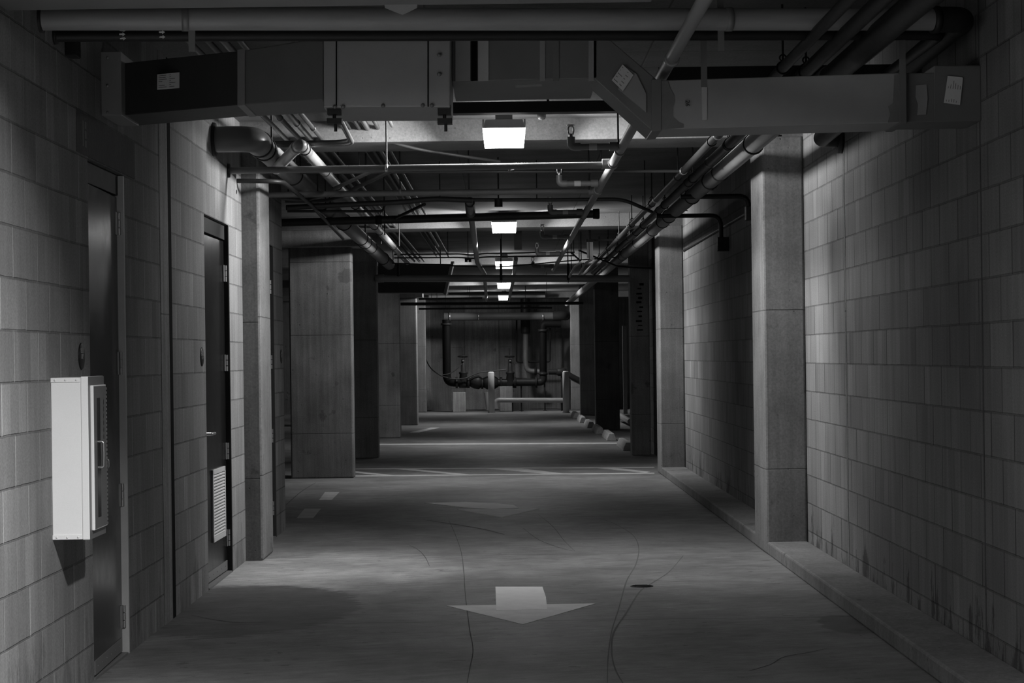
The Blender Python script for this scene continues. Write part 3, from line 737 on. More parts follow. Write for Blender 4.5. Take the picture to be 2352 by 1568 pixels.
p0, p1 = W(862, 639, 29.2), W(1441, 640, 29.3)
root = pipe('cross_pipe', [Vector((-1.80, 29.22, p0.z)), Vector((1.855, 29.3, p1.z))], .052, 'pvc', 'pale fat cross pipe spanning between two columns in front of the fourth lamp', seg=20, parts=[
    ('elbow', MB().tube([(-1.75, 29.22, p0.z), (-1.83, 29.22, p0.z), (-1.83, 29.32, p0.z)], .06, 16, .08), 'pvc')])
for px, t in ((915, 'left'), (1151, 'middle'), (1305, 'right')):
    c = W(px, 640, 29.25)
    r_ = thing('pipe_hanger', (c.x, c.y, c.z), '%s hanger of the pale cross pipe, with a dark sleeve' % t, 'hanger', 'hangers of the pale cross pipe')
    MB().cyl((c.x, c.y, c.z + .05), (c.x, c.y, HC + .01), .008, 8).build('rod', 'black', r_)
    MB().cyl((c.x, c.y - .05, c.z - .02), (c.x, c.y - .05, c.z + .22), .020, 10).build('sleeve', 'black', r_)
    MB().ring((c.x, c.y, c.z), (1, 0, 0), .057, .005).build('ring', 'black', r_)

for i, (x0, x1, yp, Y, r, t) in enumerate(((920, 1340, 697, 41.0, .033, 'thick black pipe crossing low in front of the farthest lamps'),
        (1030, 1252, 673, 46.0, .024, 'black pipe crossing well above the farthest lamp'), (962, 1108, 685.5, 47.0, .022, 'short black pipe ending left of the farthest lamp'), (962, 1268, 708, 47.5, .022, 'lowest slim black pipe crossing before the end wall'))):
    hung_pipe('cross_pipe', [W(x0, yp + 1, Y), W(x1, yp - 1, Y)], r, 'black', t)
hung_pipe('cross_pipe', [W(985, 681, 53.3), W(1252, 680, 53.3)], .04, 'steel', 'grey pipe crossing behind the farthest lamp')
for yp, Y, t in ((582, 26.6, 'upper'), (590, 26.9, 'lower')):
    hung_pipe('conduit', [W(905, yp + 2, Y), W(1060, yp + 1, Y), W(1085, yp + 4, Y), W(1110, yp, Y), W(1320, yp - 3, Y)], .010, 'black', '%s one of two thin black conduits crossing before the third lamp' % t, 'conduit', .1)
pipe('cable', [W(870, 603, 28.5), W(980, 607, 28.5), W(1095, 613, 28.5), W(1170, 612, 28.5), W(1300, 599, 28.5), W(1425, 590, 28.5)], .009, 'black', 'black cable sagging across the aisle in front of the third lamp', 'cable', .6, seg=8)
pipe('cable', [W(896, 326, 14.64), W(960, 343, 14.66), W(1050, 357, 14.72), W(1148, 371, 14.9)], .012, 'condd', 'dark cable clipped under the first beam, left of the nearest lamp', 'cable', .3, seg=8)

# ------------------------------------------------------------------ left cluster
zA = W(500, 320, 13.17).z
pa, pb = Vector((XL, 13.17, zA)), Vector((-1.64, 13.17, zA))
pc = Vector((-1.64, 13.42, zA)); pd = Vector((-1.66, 29.1, CH + 1.37))
dl = (pd - pc).normalized()
def onl(y): return pc + (pd - pc) * ((y - pc.y) / (pd.y - pc.y))
pipe('drain_pipe', [pc - dl * .05, pd], .079, 'insul', 'fat pale drain pipe along the left of the ceiling, elbowing into the wall', seg=24, parts=[
    ('elbow', MB().tube([pa, pb, pb + Vector((0, .30, 0))], .086, 28, .24), 'elbowp'),
    ('collar', band(onl(13.5), dl, .08, .05, .012), 'black'),
    ('wall_collar', MB().lathe(pa, (1, 0, 0), [(-.01, .115), (.02, .11)], 28), 'black')] +
    [('ring', MB().ring(onl(yy), dl, .083, .006), 'black') for yy in (13.75, 15.6, 18.1, 20.7, 23.2, 23.9, 24.9, 27.5)])
q0, q1 = W(634, 388, 14.25), W(689, 331, 13.25)
q2 = W(936, 602, 29.3)
dq = (q2 - q1).normalized()
pipe('vent_pipe', [q0, q1, q1 + dq * .4, q2], .039, 'pvc', 'slim pale plastic pipe rising from the fat left drain and running down the aisle', seg=18, bend=.07, parts=[
    ('coupling', band(q1 + (q0 - q1).normalized() * .14, q0 - q1, .039, .10, .005), 'pvc'), ('coupling', band(q1 + dq * .16, dq, .039, .09, .005), 'pvc')] +
    [('ring', MB().ring(q1 + dq * s_, dq, .042, .004), 'black') for s_ in (.3, 1.9, 3.1, 5.2, 8.1, 9.0, 12.0)])
def lconduit(ratio, up, y0, y1, r, mat, label, parts=()):
    X = ratio * up
    return pipe('conduit', [(X, y0, CH + up), (X, y1, CH + up)], r, mat, label, 'conduit', 0, 'conduits along the left ceiling', 12, parts)
ords = ('leftmost', 'second from the left', 'third from the left', 'fourth from the left')
for i, rt in enumerate((-.975, -.915, -.865, -.815)):
    lconduit(rt, 1.60, 7.4, 33, (.017, .017, .020, .016)[i], ('cond', 'condd', 'cond', 'condd')[i], '%s of four conduits on the ceiling above the fat left drain' % ords[i],
             [('coupling', band((rt * 1.6, yy, CH + 1.6), (0, 1, 0), (.017, .017, .020, .016)[i], .05, .004), 'cond') for yy in (12.9 + .3 * i, 16.0 + .2 * i)])
ords = ('leftmost', 'second from the left', 'middle', 'fourth from the left', 'rightmost')
for i, (rt, r) in enumerate(((-.655, .012), (-.615, .016), (-.58, .020), (-.535, .015), (-.47, .013))):
    lconduit(rt, 1.68, 10.3, (33, 33, 30, 33, 14.4)[i], r, ('condd', 'condd', 'cond', 'condd', 'cond')[i], '%s of five ceiling conduits left of the lamps, under the fan box' % ords[i])
for i, (yp, t, z_) in enumerate(((326, 'upper', 0), (332, 'lower', .05))):
    Y = 13.9 + z_
    pl = W(640, yp + 2, Y); pr = W(790 + i * 6, yp, Y)
    pipe('conduit', [Vector((-1.75, Y, pl.z)), Vector((pr.x + .05, Y, pr.z)), Vector((pr.x + .05, Y - 1.6, pr.z + .06))], .015, 'cond' if i else 'condd', '%s of two conduits bending from the fan box towards the left wall' % t, 'conduit', .16)
for i, (px, py, Y, t) in enumerate(((624, 322, 13.55, 'rod hanging the fat left drain pipe at its elbow'), (678, 418, 15.6, 'rod hanging the fat left drain pipe behind the bright cross pipe'),
        (841, 430, 16.2, 'rod hanging the conduits left of the lamps'), (839, 533, 20.7, 'rod hanging the fat left drain pipe below the capped pipe'),
        (884, 540, 20.9, 'rod hanging the slim pale pipe below the capped pipe'), (917, 565, 24.0, 'rod hanging the slim pale pipe before the dark far duct'),
        (875, 560, 23.4, 'rod hanging the fat left drain pipe near its far end'))):
    rod(px, py, Y, t, .007)

# ------------------------------------------------------------------ right cluster
RX, RZ = 1.69, 2.87
pipe('drain_pipe', [(RX, 10.2, RZ + .005), (RX, 53.0, RZ - .02)], .064, 'insul', 'fat pale insulated pipe along the right side of the ceiling', seg=24, parts=[
    ('unlit_run', MB().cyl((RX, 5.2, RZ + .01), (RX, 10.3, RZ + .005), .058, 24), 'black')] + [  # black stretch: the unlit zone above the duct put into the colour
    ('ring', MB().ring((RX, yy, RZ), (0, 1, 0), .067, .006), 'black') for yy in (13.35, 15.4, 16.15, 17.7, 20.2, 21.0, 22.4, 24.9, 27.4, 28.1, 33.0, 36.0, 41.0)])
cA, cB = (1.405, 2.885), (1.535, 2.88)
pipe('water_pipe', [(cA[0], 5.2, cA[1]), (cA[0], 36, cA[1])], .027, 'iron', 'slim dark pipe hung farthest left of the fat right pipe', parts=[
    ('coupling', band((cA[0], yy, cA[1]), (0, 1, 0), .027, .06, .004), 'chrome') for yy in (12.9, 15.4, 18.2, 22.0)])
pipe('water_pipe', [(cB[0], 5.2, cB[1]), (cB[0], 34, cB[1])], .034, 'iron', 'dark pipe between the slim one and the fat right pipe', parts=[
    ('coupling', band((cB[0], yy, cB[1]), (0, 1, 0), .034, .07, .005), 'iron') for yy in (12.2, 13.5, 14.7, 16.4, 19.5, 23.0)])
def changer(c, y, r, label):
    x, z = c
    r_ = thing('pipe_hanger', (x, y, z), label, 'hanger', 'ring hangers of the right pipes')
    MB().cyl((x, y, z + r), (x, y, HC + .01), .0055, 8).build('rod', 'black', r_)
    MB().ring((x, y, z), (0, 1, 0), r + .004, .004, 20, 6).ring((x, y, z + r + .022), (0, 1, 0), .016, .004, 14, 6).build('ring', 'black', r_)
    return r_
nm = ('first', 'second', 'third', 'fourth', 'fifth', 'sixth', 'seventh', 'eighth')
h0 = h1 = None
for i, yy in enumerate((9.9, 13.3, 15.9, 18.7, 21.6, 24.0, 26.5, 29.0)):
    la = '%s ring hanger from the camera end on the slim right pipe' % nm[i]
    lb = '%s ring hanger from the camera end on the middle right pipe' % nm[i]
    if i == 0: h0 = changer(cA, yy, .027, la); h1 = changer(cB, yy + .1, .034, lb)
    else: dup(h0, (cA[0], yy, cA[1]), la); dup(h1, (cB[0], yy + .1, cB[1]), lb)
# rods beside the fat pipe with side brackets
b0 = None
for i, yy in enumerate((13.35, 15.4, 17.7, 20.2, 22.4)):
    la = '%s bracket from the camera end at the wall side of the fat right pipe' % nm[i]
    if b0 is None:
        b0 = thing('pipe_bracket', (RX + .09, yy, RZ), la, 'bracket', 'brackets of the fat right pipe')
        MB().box(RX + .066, RX + .19, yy - .012, yy + .012, RZ + .05, RZ + .058).build('arm', 'black', b0)
        MB().box(RX + .075, RX + .085, yy - .012, yy + .012, RZ - .01, RZ + .05).build('leg', 'black', b0)
        MB().cyl((RX + .17, yy, RZ + .058), (RX + .17, yy, HC + .01), .005, 8).build('rod', 'black', b0)
    else: dup(b0, (RX + .09, yy, RZ), la)
# conduits that bend to the right wall
for i, (Y, zz, zd, t) in enumerate(((19.4, CH + 1.35, CH + 1.13, 'black conduit bending over to a box on the right wall'), (17.2, CH + 1.36, CH + 1.17, 'black conduit arching to the right wall behind the nearest pilaster'))):
    root = thing('conduit', (2.1, Y, zz), t, 'conduit')
    MB().tube([(1.5 + .04 * i, Y, zz), (2.13, Y, zz), (2.13, Y, zd)], .021, 14, .18).build('run', 'black', root)
    if i == 0: MB().box(2.09, XR, Y - .045, Y + .045, zd - .13, zd + .005).build('junction_box', 'iron', root, .004)
    else: MB().box(2.10, XR, Y - .05, Y + .05, zd - .02, zd + .10).build('junction_box', 'black', root, .004)
pipe('conduit', [(XR - .02, 15.3, W(1652, 540, 18).z + .18), (XR - .02, 24.2, W(1652, 540, 18).z + .18)], .010, 'black', 'thin black conduit along the top of the right wall between the pilasters', 'conduit')
pipe('conduit', [W(1330, 575, 26.0), W(1420, 612, 29.0), W(1500, 616, 29.0)], .012, 'black', 'thin black conduit slanting down to the slim right column', 'conduit', .2)
hung_pipe('conduit', [W(1312, 580, 27.5), W(1340, 605, 29.0)], .012, 'black', 'short black conduit slanting above the pale cross pipe at the right', 'conduit')
for i, (px, py, t) in enumerate(((1322, 612, 'left'), (1345, 606, 'right'))):
    hung_pipe('conduit', [W(px - 14, py + 24, 28.6), W(px - 2, py, 26.5), W(px + 16, py - 12, 24.5)], .016, 'cond', '%s of two bright conduit bends above the right end of the pale cross pipe' % t, 'conduit', .2)

# ------------------------------------------------------------------ ducts near the camera
Yd = 9.4
def quad_duct(mb, tl, tr, bl, br, yl, yr, depth):
    """front face given by pixels, extruded straight back"""
    a, b, c, d = W(tl[0], tl[1], yl), W(tr[0], tr[1], yr), W(br[0], br[1], yr), W(bl[0], bl[1], yl)
    mb.prism([d, c, b, a], (0, depth, 0))
    return a, b, c, d
duct = thing('ventilation_duct', W(1250, 230, 9.5), 'long galvanised ventilation duct crossing below the ceiling, with an offset and paper labels', 'duct')
mb = MB(); quad_duct(mb, (272, 146), (548, 117), (272, 266), (548, 241), 9.62, 9.25, .42); s1 = mb.build('section', 'duct0', duct, .004)
mb = MB(); quad_duct(mb, (552, 117), (742, 86), (552, 240), (742, 229), 9.25, 9.10, .46); s2 = mb.build('section', 'galvd', duct, .004)
mb = MB(); quad_duct(mb, (545, 114), (562, 112), (545, 243), (562, 241), 9.238, 9.222, .44); mb.build('flange', 'galv', duct, .002)
mb = MB()
p = W(237, 123, 9.56); q = W(285, 268, 9.56)
mb.box(XL, q.x, 9.50, 9.95, q.z, p.z)
for py in (133, 197, 258): mb.lathe(W(247, py, 9.5), (0, -1, 0), [(0, .008), (.006, .006), (.007, 0)], 10)
mb.build('wall_collar', 'galv', duct, .006)
mb = MB(); quad_duct(mb, (1038, 60), (1372, 60), (1038, 187), (1372, 180), 9.2, 9.2, .72); s3 = mb.build('section', 'galvd', duct, .004)
for x0, x1, mt in ((1046, 1080, 'louver'), (1082, 1096, 'slot'), (1098, 1122, 'louver'), (1240, 1252, 'galv'), (1270, 1284, 'galvd'), (1352, 1364, 'galv')):
    mb = MB(); quad_duct(mb, (x0, 70), (x1, 70), (x0, 186), (x1, 185), 9.194, 9.194, .008); mb.build('seam_strip', mt, s3)
# slanted offset
P = [W(1362, 178, 9.2), W(1497, 300, 9.2), W(1510, 184, 9.2), W(1362, 58, 9.2)]
s4 = MB().prism(P, (0, .36, 0)).build('offset', 'galvd', duct, .004)
P = [W(1420, 205, 9.19), W(1484, 258, 9.19), W(1484, 215, 9.19), W(1462, 170, 9.19), W(1440, 155, 9.19)]
MB().prism(P, (0, .012, 0)).build('bare_patch', 'galv', s4)
mb = MB(); quad_duct(mb, (1500, 185), (2070, 167), (1500, 298), (2070, 282), 9.2, 9.12, .34); s5 = mb.build('section', 'galv', duct, .004)
mb = MB(); quad_duct(mb, (1497, 182), (1519, 182), (1497, 302), (1519, 300), 9.185, 9.185, .36); mb.build('flange', 'galvd', duct, .002)
mb = MB(); quad_duct(mb, (2066, 164), (2083, 164), (2066, 284), (2083, 284), 9.105, 9.105, .34); mb.build('flange', 'galvd', duct, .002)
mb = MB(); quad_duct(mb, (2080, 168), (2147, 167), (2080, 281), (2147, 280), 9.12, 9.12, .3)
a_, b_, c_, d_ = W(2145, 150, 9.12), W(2250, 150, 9.12), W(2250, 278, 9.12), W(2145, 280, 9.12)
b_.x = c_.x = XR
mb.prism([d_, c_, b_, a_], (0, .3, 0)); s6 = mb.build('end_box', 'galvd', duct, .004)
P = [W(x, y, 9.113) for x, y in ((2104, 196), (2128, 194), (2131, 225), (2127, 263), (2107, 264), (2109, 240), (2103, 222))]
MB().prism(P, (0, .004, 0)).build('bare_patch', 'galv', s6)
P = [W(x, y, 9.108) for x, y in ((2055, 171), (2067, 170), (2067, 280), (2040, 281), (2046, 262), (2041, 244), (2052, 236))]
MB().prism(P, (0, .006, 0)).build('sealant', 'mastic', s5)
# sealant smears and a bare strap
mb = MB()
P = [W(x, y, 9.19) for x, y in ((1519, 186), (1534, 187), (1540, 205), (1549, 218), (1551, 232), (1546, 246), (1546, 268), (1560, 280), (1590, 292), (1519, 297))]
mb.prism(P, (0, .006, 0)); mb.build('sealant', 'mastic', s5)
mb = MB(); quad_duct(mb, (1612, 200), (1624, 200), (1613, 276), (1624, 275), 9.176, 9.176, .01); mb.build('strap', 'louver', s5)
P = [W(1580, 237, 9.182)]
MB().text('26', .030, W(1579, 237, 9.178), (0, 0, -1), (1, 0, 0), .001).build('stencil_number', 'sign', s5)
# labels on the duct
def label_on(par, corners, Y, name='label', lines=6, mat='paper', vertical=False):
    P = [W(x, y, Y) for x, y in corners]
    o = MB().prism(P, (0, .003, 0)).build(name, mat, par)
    if lines:
        ink = MB(); a, b, c, d = P            # bl, br, tr, tl
        for i in range(lines):
            t = .12 + .76 * i / max(lines - 1, 1)
            for s0_, s1_ in ((.06, .06 + .4 * random.random()), (.55, .6 + .32 * random.random())):
                pt = lambda s, t: (a * (1 - s) + b * s) * (1 - t) + (d * (1 - s) + c * s) * t
                if vertical: q = [pt(t, s0_), pt(t + .03, s0_), pt(t + .03, s1_), pt(t, s1_)]
                else: q = [pt(s0_, t), pt(s1_, t), pt(s1_, t + .03), pt(s0_, t + .03)]
                ink.prism([v + Vector((0, -.001, 0)) for v in q], (0, .0012, 0))
        ink.build('print', 'ink', o)
label_on(s1, [(361, 206), (412, 202), (412, 166), (361, 171)], 9.42, lines=7)
label_on(s4, [(1405, 184), (1431, 209), (1455, 172), (1430, 148)], 9.18, lines=5)
label_on(s6, [(2168, 236), (2205, 241), (2212, 178), (2177, 174)], 9.11, lines=6, vertical=True)
label_on(s3, [(1184, 201), (1245, 198), (1245, 193), (1184, 196)], 9.19, 'tape', 0, 'tape')
# two hangers of the right duct section
for px, yt, yb, t in ((1617, 60, 200, 'left'), (2074, 60, 282, 'right')):
    p, q = W(px, yb, 9.08), W(px, yt, 9.08)
    o = MB().box(p.x - .014, p.x + .014, 9.07, 9.076, p.z, HC).build('duct_hanger', 'galvd')
    tag(o, 'flat strap holding the duct, the %s one of two on its right half' % t, 'hanger', 'straps of the right duct half')
# in-line fan box
fan = thing('fan_box', W(888, 248, 8.95), 'square galvanised fan box built into the duct, left of the nearest lamp', 'fan box')
Yf = 8.95
mb = MB(); a, b, c, d = quad_duct(mb, (743, 40), (1034, 40), (743, 247), (1034, 246), Yf, Yf, .52); fb = mb.build('casing', 'galv', fan, .005)
mb = MB(); quad_duct(mb, (776, 60), (982, 60), (776, 243), (982, 243), Yf - .006, Yf - .006, .008); mb.build('access_panel', 'galv', fb, .002)
for x0 in (773, 984):
    mb = MB(); quad_duct(mb, (x0 - 2, 60), (x0 + 1, 60), (x0 - 2, 245), (x0 + 1, 245), Yf - .002, Yf - .002, .004); mb.build('panel_gap', 'slot', fb)
for px, py in ((769, 245), (788, 245), (880, 243), (971, 242), (992, 242), (1009, 126), (1009, 170)):
    MB().lathe(W(px, py, Yf - .007), (0, -1, 0), [(0, .010), (.006, .009), (.008, 0)], 10).build('bolt', 'galvd', fb)
for px in (768, 1021):
    k = MB(); p = W(px, 258, Yf + .06); 
    k.box(p.x - .03, p.x + .03, p.y - .03, p.y + .03, p.z - .012, p.z + .03)
    k.cyl((p.x, p.y, p.z - .05), (p.x, p.y, p.z), .008, 8)
    p2 = W(px + 4, 279, Yf + .06)
    k.box(p.x - .032, p.x + .035, p.y - .03, p.y + .03, p2.z - .012, p2.z + .012); k.cyl((p.x + .005, p.y, p2.z - .045), (p.x + .005, p.y, p2.z), .007, 8)
    k.build('vibration_mount', 'black', fan)
# flat bulkhead just in front of the drain pipe
pz = W(800, 14, 7.7).z
o = MB().box(XL, W(1505, 10, 7.5).x, 7.15, 7.7, pz, HC - .001).build('bulkhead', 'galvd', None, .004)
tag(o, 'flat grey duct underside along the very top of the view', 'duct')
p = W(918, 20, 7.68)
mb = MB().prism([W(882, 0, 7.68), W(884, 18, 7.68), W(925, 34, 7.68), W(958, 18, 7.68), W(960, 0, 7.68)], (0, .004, 0)).build('tape_flap', 'tape', o)
# steel channel behind the duct
p, q = W(1020, 235, 12.6), W(1428, 255, 12.6)
o = MB().box(-1.0, q.x, 12.6, 12.72, q.z, p.z).build('support_channel', 'black')
r = o
for x in (-.8, .3, .9): MB().cyl((x, 12.66, p.z), (x, 12.66, HC + .01), .008, 8).build('rod', 'black', o)
tag(o, 'black steel channel crossing under the ceiling in front of the nearest lamp', 'channel')
# dark channel behind the right half of the duct
p, q = W(1512, 150, 10.4), W(2150, 183, 10.4)
o = MB().box(p.x, XR, 10.4, 10.5, q.z - .01, p.z - .01).build('support_channel', 'black')
tag(o, 'black steel channel behind the right half of the duct', 'channel')
# dark far duct
dk = thing('ventilation_duct', W(950, 675, 31.8), 'black ventilation duct hanging at the left, beyond the wide column', 'duct')
P = [W(868, 672, 31.8), W(1018, 672, 31.8), W(1036, 606, 31.8), W(868, 604, 31.8)]
MB().prism(P, (0, .45, 0)).build('casing', 'duct0', dk, .005)
for t in (.15, .8):
    q = P[2].lerp(P[3], t); MB().cyl((q.x, 32.0, q.z - .01), (q.x, 32.0, HC + .01), .008, 8).build('rod', 'black', dk)
P = [W(1018, 675, 31.78), W(1024, 677, 31.78), W(1043, 600, 31.78), W(1036, 600, 31.78)]
MB().prism(P, (0, .5, 0)).build('end_flange', 'galv', dk)
# detector and small boxes
dt = thing('smoke_detector', (.285, 14.0, HC), 'round ceiling detector with a domed tip, right of the nearest lamp', 'detector')
MB().lathe((.285, 14.0, HC), (0, 0, -1), [(0, .09), (.012, .088), (.03, .04)], 28).build('base', 'housing', dt)
MB().lathe((.285, 14.0, HC - .028), (0, 0, -1), [(0, .032), (.025, .031), (.04, .022), (.047, 0)], 20).build('dome', 'condd', dt)
p = W(1145, 467, 17.3)
tag(MB().cyl((p.x, p.y, p.z - .03), (p.x, p.y, p.z + .035), .036, 14).cyl((p.x, p.y, p.z), (p.x, p.y, HC + .01), .007, 8).build('junction_box', 'black'), 'small round black box under the dark conduit above the second lamp', 'box')
p = W(1190, 569, 26.0)
tag(MB().box(p.x - .05, p.x + .05, 26, 26.1, p.z - .02, HC).build('junction_box', 'black'), 'small flat black box on the ceiling right of the second lamp', 'box')
p = W(1075, 597, 27.2)
o = MB().box(p.x - .045, p.x - .005, 27.2, 27.28, p.z - .025, p.z + .03).box(p.x + .005, p.x + .045, 27.2, 27.28, p.z - .025, p.z + .03).box(p.x - .006, p.x + .006, 27.23, 27.25, p.z, HC).build('junction_box', 'black')
tag(o, 'pair of small black boxes on a conduit left of the third lamp', 'box')
p = W(1355, 572, 25.5)
o = thing('hanging_box', (p.x, 25.5, p.z), 'pale narrow ribbed box hanging under a black bracket, right of the sprinkler main', 'box')
mb = MB().box(p.x - .038, p.x + .038, 25.46, 25.54, p.z - .11, p.z + .09)
for i in range(4): mb.box(p.x - .034 + i * .018, p.x - .026 + i * .018, 25.455, 25.46, p.z - .1, p.z + .08)
mb.build('body', 'louver', o)
MB().box(p.x - .05, p.x + .05, 25.44, 25.56, p.z + .09, p.z + .125).build('bracket', 'black', o)
MB().box(p.x - .03, p.x + .3, 25.48, 25.52, p.z + .1, p.z + .125).cyl((p.x, 25.5, p.z + .12), (p.x, 25.5, HC + .01), .012, 8).build('bracket', 'black', o)
p = W(158, 114, 8.78)
tag(MB().box(XL, XL + .05, 8.72, 8.82, p.z - .035, p.z + .07).build('junction_box', 'iron', None, .004), 'small dark box on the left wall below the slim black pipe', 'box')

# ------------------------------------------------------------------ floor paint and drain
def paint(name, polys, mat, label, cat='floor marking', h=.002, group=None):
    mb = MB()
    for i, poly in enumerate(polys):
        mb.prism([FL(x, y, 0.0) for x, y in poly], (0, 0, h + .0006 * i))
    return tag(mb.build(name, mat), label, cat, group)
ar = thing('floor_arrow', FL(1200, 1400), 'nearest white arrow painted on the floor, pointing to the camera', 'floor marking')
MB().prism([FL(x, y) for x, y in ((1026, 1391), (1201, 1434), (1368, 1386))], (0, 0, .002)).build('arrow_head', 'paint', ar)
MB().prism([FL(x, y) for x, y in ((1138, 1348), (1140, 1402), (1257, 1400), (1254, 1372), (1246, 1348))], (0, 0, .0032)).build('arrow_shaft', 'paintb', ar)
ar = thing('floor_arrow', FL(1150, 1175), 'farther floor arrow with a curved tail', 'floor marking')
MB().prism([FL(x, y) for x, y in ((1050, 1170), (1152, 1188), (1240, 1168))], (0, 0, .002)).build('arrow_head', 'paint', ar)
MB().prism([FL(x, y) for x, y in ((975, 1155), (1070, 1166), (1130, 1169), (1191, 1166), (1180, 1160), (1140, 1156), (1070, 1153))], (0, 0, .003)).build('arrow_tail', 'paintb', ar)
paint('lane_dash', [[g(250, 212), g(218, 255), g(286, 255), g(328, 212)]], 'paintw', 'farther pale dash on the floor beside the left column', group='dashes at the left')
paint('lane_dash', [[g(140, 302), g(98, 352), g(186, 352), g(228, 302)]], 'paintw', 'nearer pale dash on the floor past the left wall end', group='dashes at the left')
paint('crossing_lines', [[g(415, 84), g(415, 88), g(2030, 80), g(2030, 76)], [g(415, 122), g(415, 128), g(2030, 112), g(2030, 107)],
      [g(630, 88), g(1000, 122), g(1080, 121), g(730, 88)], [g(1110, 84), g(1480, 117), g(1560, 115), g(1290, 82)], [g(415, 100), g(415, 109), g(570, 125), g(650, 124)], [g(1700, 80), g(1990, 108), g(2010, 104), g(1800, 79)]],
      'paintw', 'striped crossing painted across the aisle at the second pilaster')
paint('floor_line', [[(870, 1019), (870, 1022), (1432, 1019), (1432, 1016)]], 'paintw', 'single pale line across the aisle by the nearest wheel stop')
paint('floor_line', [[(990, 982), (940, 993), (962, 993), (1010, 982)]], 'paint', 'short pale stall line on the floor beside the fourth left column')
c = FL(1474, 1346)
dr = thing('floor_drain', c, 'small round floor drain right of the nearest arrow', 'drain')
MB().lathe((c.x, c.y, 0), (0, 0, 1), [(0, .074), (.003, .072)], 32).build('rim', 'iron', dr)
gr = MB().lathe((c.x, c.y, .003), (0, 0, 1), [(0, .062), (.0005, .062)], 32).build('opening', 'slot', dr)
mb = MB()
for i in range(-3, 4):
    l = math.sqrt(.062 ** 2 - (i * .016) ** 2); mb.box(c.x - l, c.x + l, c.y + i * .016 - .003, c.y + i * .016 + .003, .003, .005)
mb.build('grate', 'iron', dr)

# ------------------------------------------------------------------ wheel stops
def wheel_stop(x, y, label):
    L = 1.8
    prof = [(-.085, 0), (.085, 0), (.075, .05), (.04, .125), (-.04, .125), (-.075, .05)]
    mb = MB(); mb.prism([(x + a, y, b) for a, b in prof], (0, L, 0))
    return tag(mb.build('wheel_stop', 'stopc', None, .008), label, 'wheel stop', 'wheel stops along the right columns')
stops = ((1.805, 30.55, 'nearest concrete wheel stop, its long side lit, beside the slim dark column'), (1.745, 34.2, 'second concrete wheel stop from the slim dark column, its end face lit'),
         (1.69, 37.15, 'third concrete wheel stop, in shadow before the dark wide column'), (1.66, 40.3, 'fourth concrete wheel stop, lit, just past the dark wide column'),
         (1.63, 43.5, 'fifth concrete wheel stop, small and pale'), (1.60, 46.6, 'farthest concrete wheel stop, in shadow near the right bollard'))
ws0 = None
for xl, y, t in stops:
    if ws0 is None: ws0 = wheel_stop(xl + .085, y, t)
    else:
        o = ws0.copy(); COL.objects.link(o); o['label'] = t; o.location = (xl + .085, y + .9, 0)

# ------------------------------------------------------------------ far pipework
def bollard(px, label):
    b = FL(px, 947.5)
    o = thing('bollard', b, label, 'bollard', 'bollards before the end wall')
    MB().lathe(b, (0, 0, 1), [(0, .083), (1.05, .083), (1.075, .06), (1.08, 0)], 24).build('post', 'bollard', o)
    MB().lathe(b, (0, 0, 1), [(0, .10), (.02, .095)], 24).build('footing', 'conc', o)
    return o
b1 = bollard(1129, 'left pale round bollard in front of the end wall pipework')
dup(b1, FL(1300.5, 948), 'right pale round bollard in front of the end wall pipework')
YP = 53.6
def w5(a, b, Y=YP): return W(940 + a / 5.88, 700 + b / 5.88, Y)
def flange(par, p, ax, r): MB().lathe(Vector(p) - Vector(ax) * .03, ax, [(0, r), (.06, r)], 18).build('flange', 'iron', par)
tp = thing('overhead_main', w5(1300, 150), 'big grey main crossing high before the end wall', 'pipe')
MB().tube([w5(470, 160), w5(1960, 150)], .105, 24).build('run', 'mainp', tp)
for a in (545, 935, 1808): MB().lathe(w5(a, 158) - Vector((.02, 0, 0)), (1, 0, 0), [(0, .115), (.04, .115)], 20).build('band', 'chrome', tp)
MB().tube([w5(1940, 150), w5(2120, 140), w5(2120, 140) + Vector((0, .5, 0))], .13, 20, .2).build('elbow', 'iron', tp)
bf = thing('backflow_assembly', w5(1100, 1440), 'black valve and pipe assembly standing before the end wall', 'valve assembly')
MB().tube([w5(500, 200), w5(508, 1045), w5(700, 1050)], .112, 20, .3).build('left_riser', 'blackm', bf)
flange(bf, w5(500, 260), (0, 0, 1), .15); flange(bf, w5(640, 1050), (1, 0, 0), .15); flange(bf, w5(800, 1050), (1, 0, 0), .15); flange(bf, w5(985, 1060), (1, 0, 0), .15); flange(bf, w5(1240, 1050), (1, 0, 0), .15); flange(bf, w5(1430, 1050), (1, 0, 0), .15); flange(bf, w5(1715, 1045), (1, 0, 0), .15)
MB().lathe(w5(810, 1045), (1, 0, 0), [(0, .10), (.12, .17), (.26, .19), (.34, .13)], 20).lathe(w5(1000, 1050), (1, 0, 0), [(0, .13), (.1, .18), (.3, .18), (.4, .12)], 20).build('check_valve', 'iron', bf)
MB().tube([w5(690, 1050), w5(820, 1048)], .10, 16).tube([w5(1200, 1050), w5(1700, 1045), w5(1810, 1040), w5(1808, 900)], .10, 20, .3).build('body_pipe', 'iron', bf)
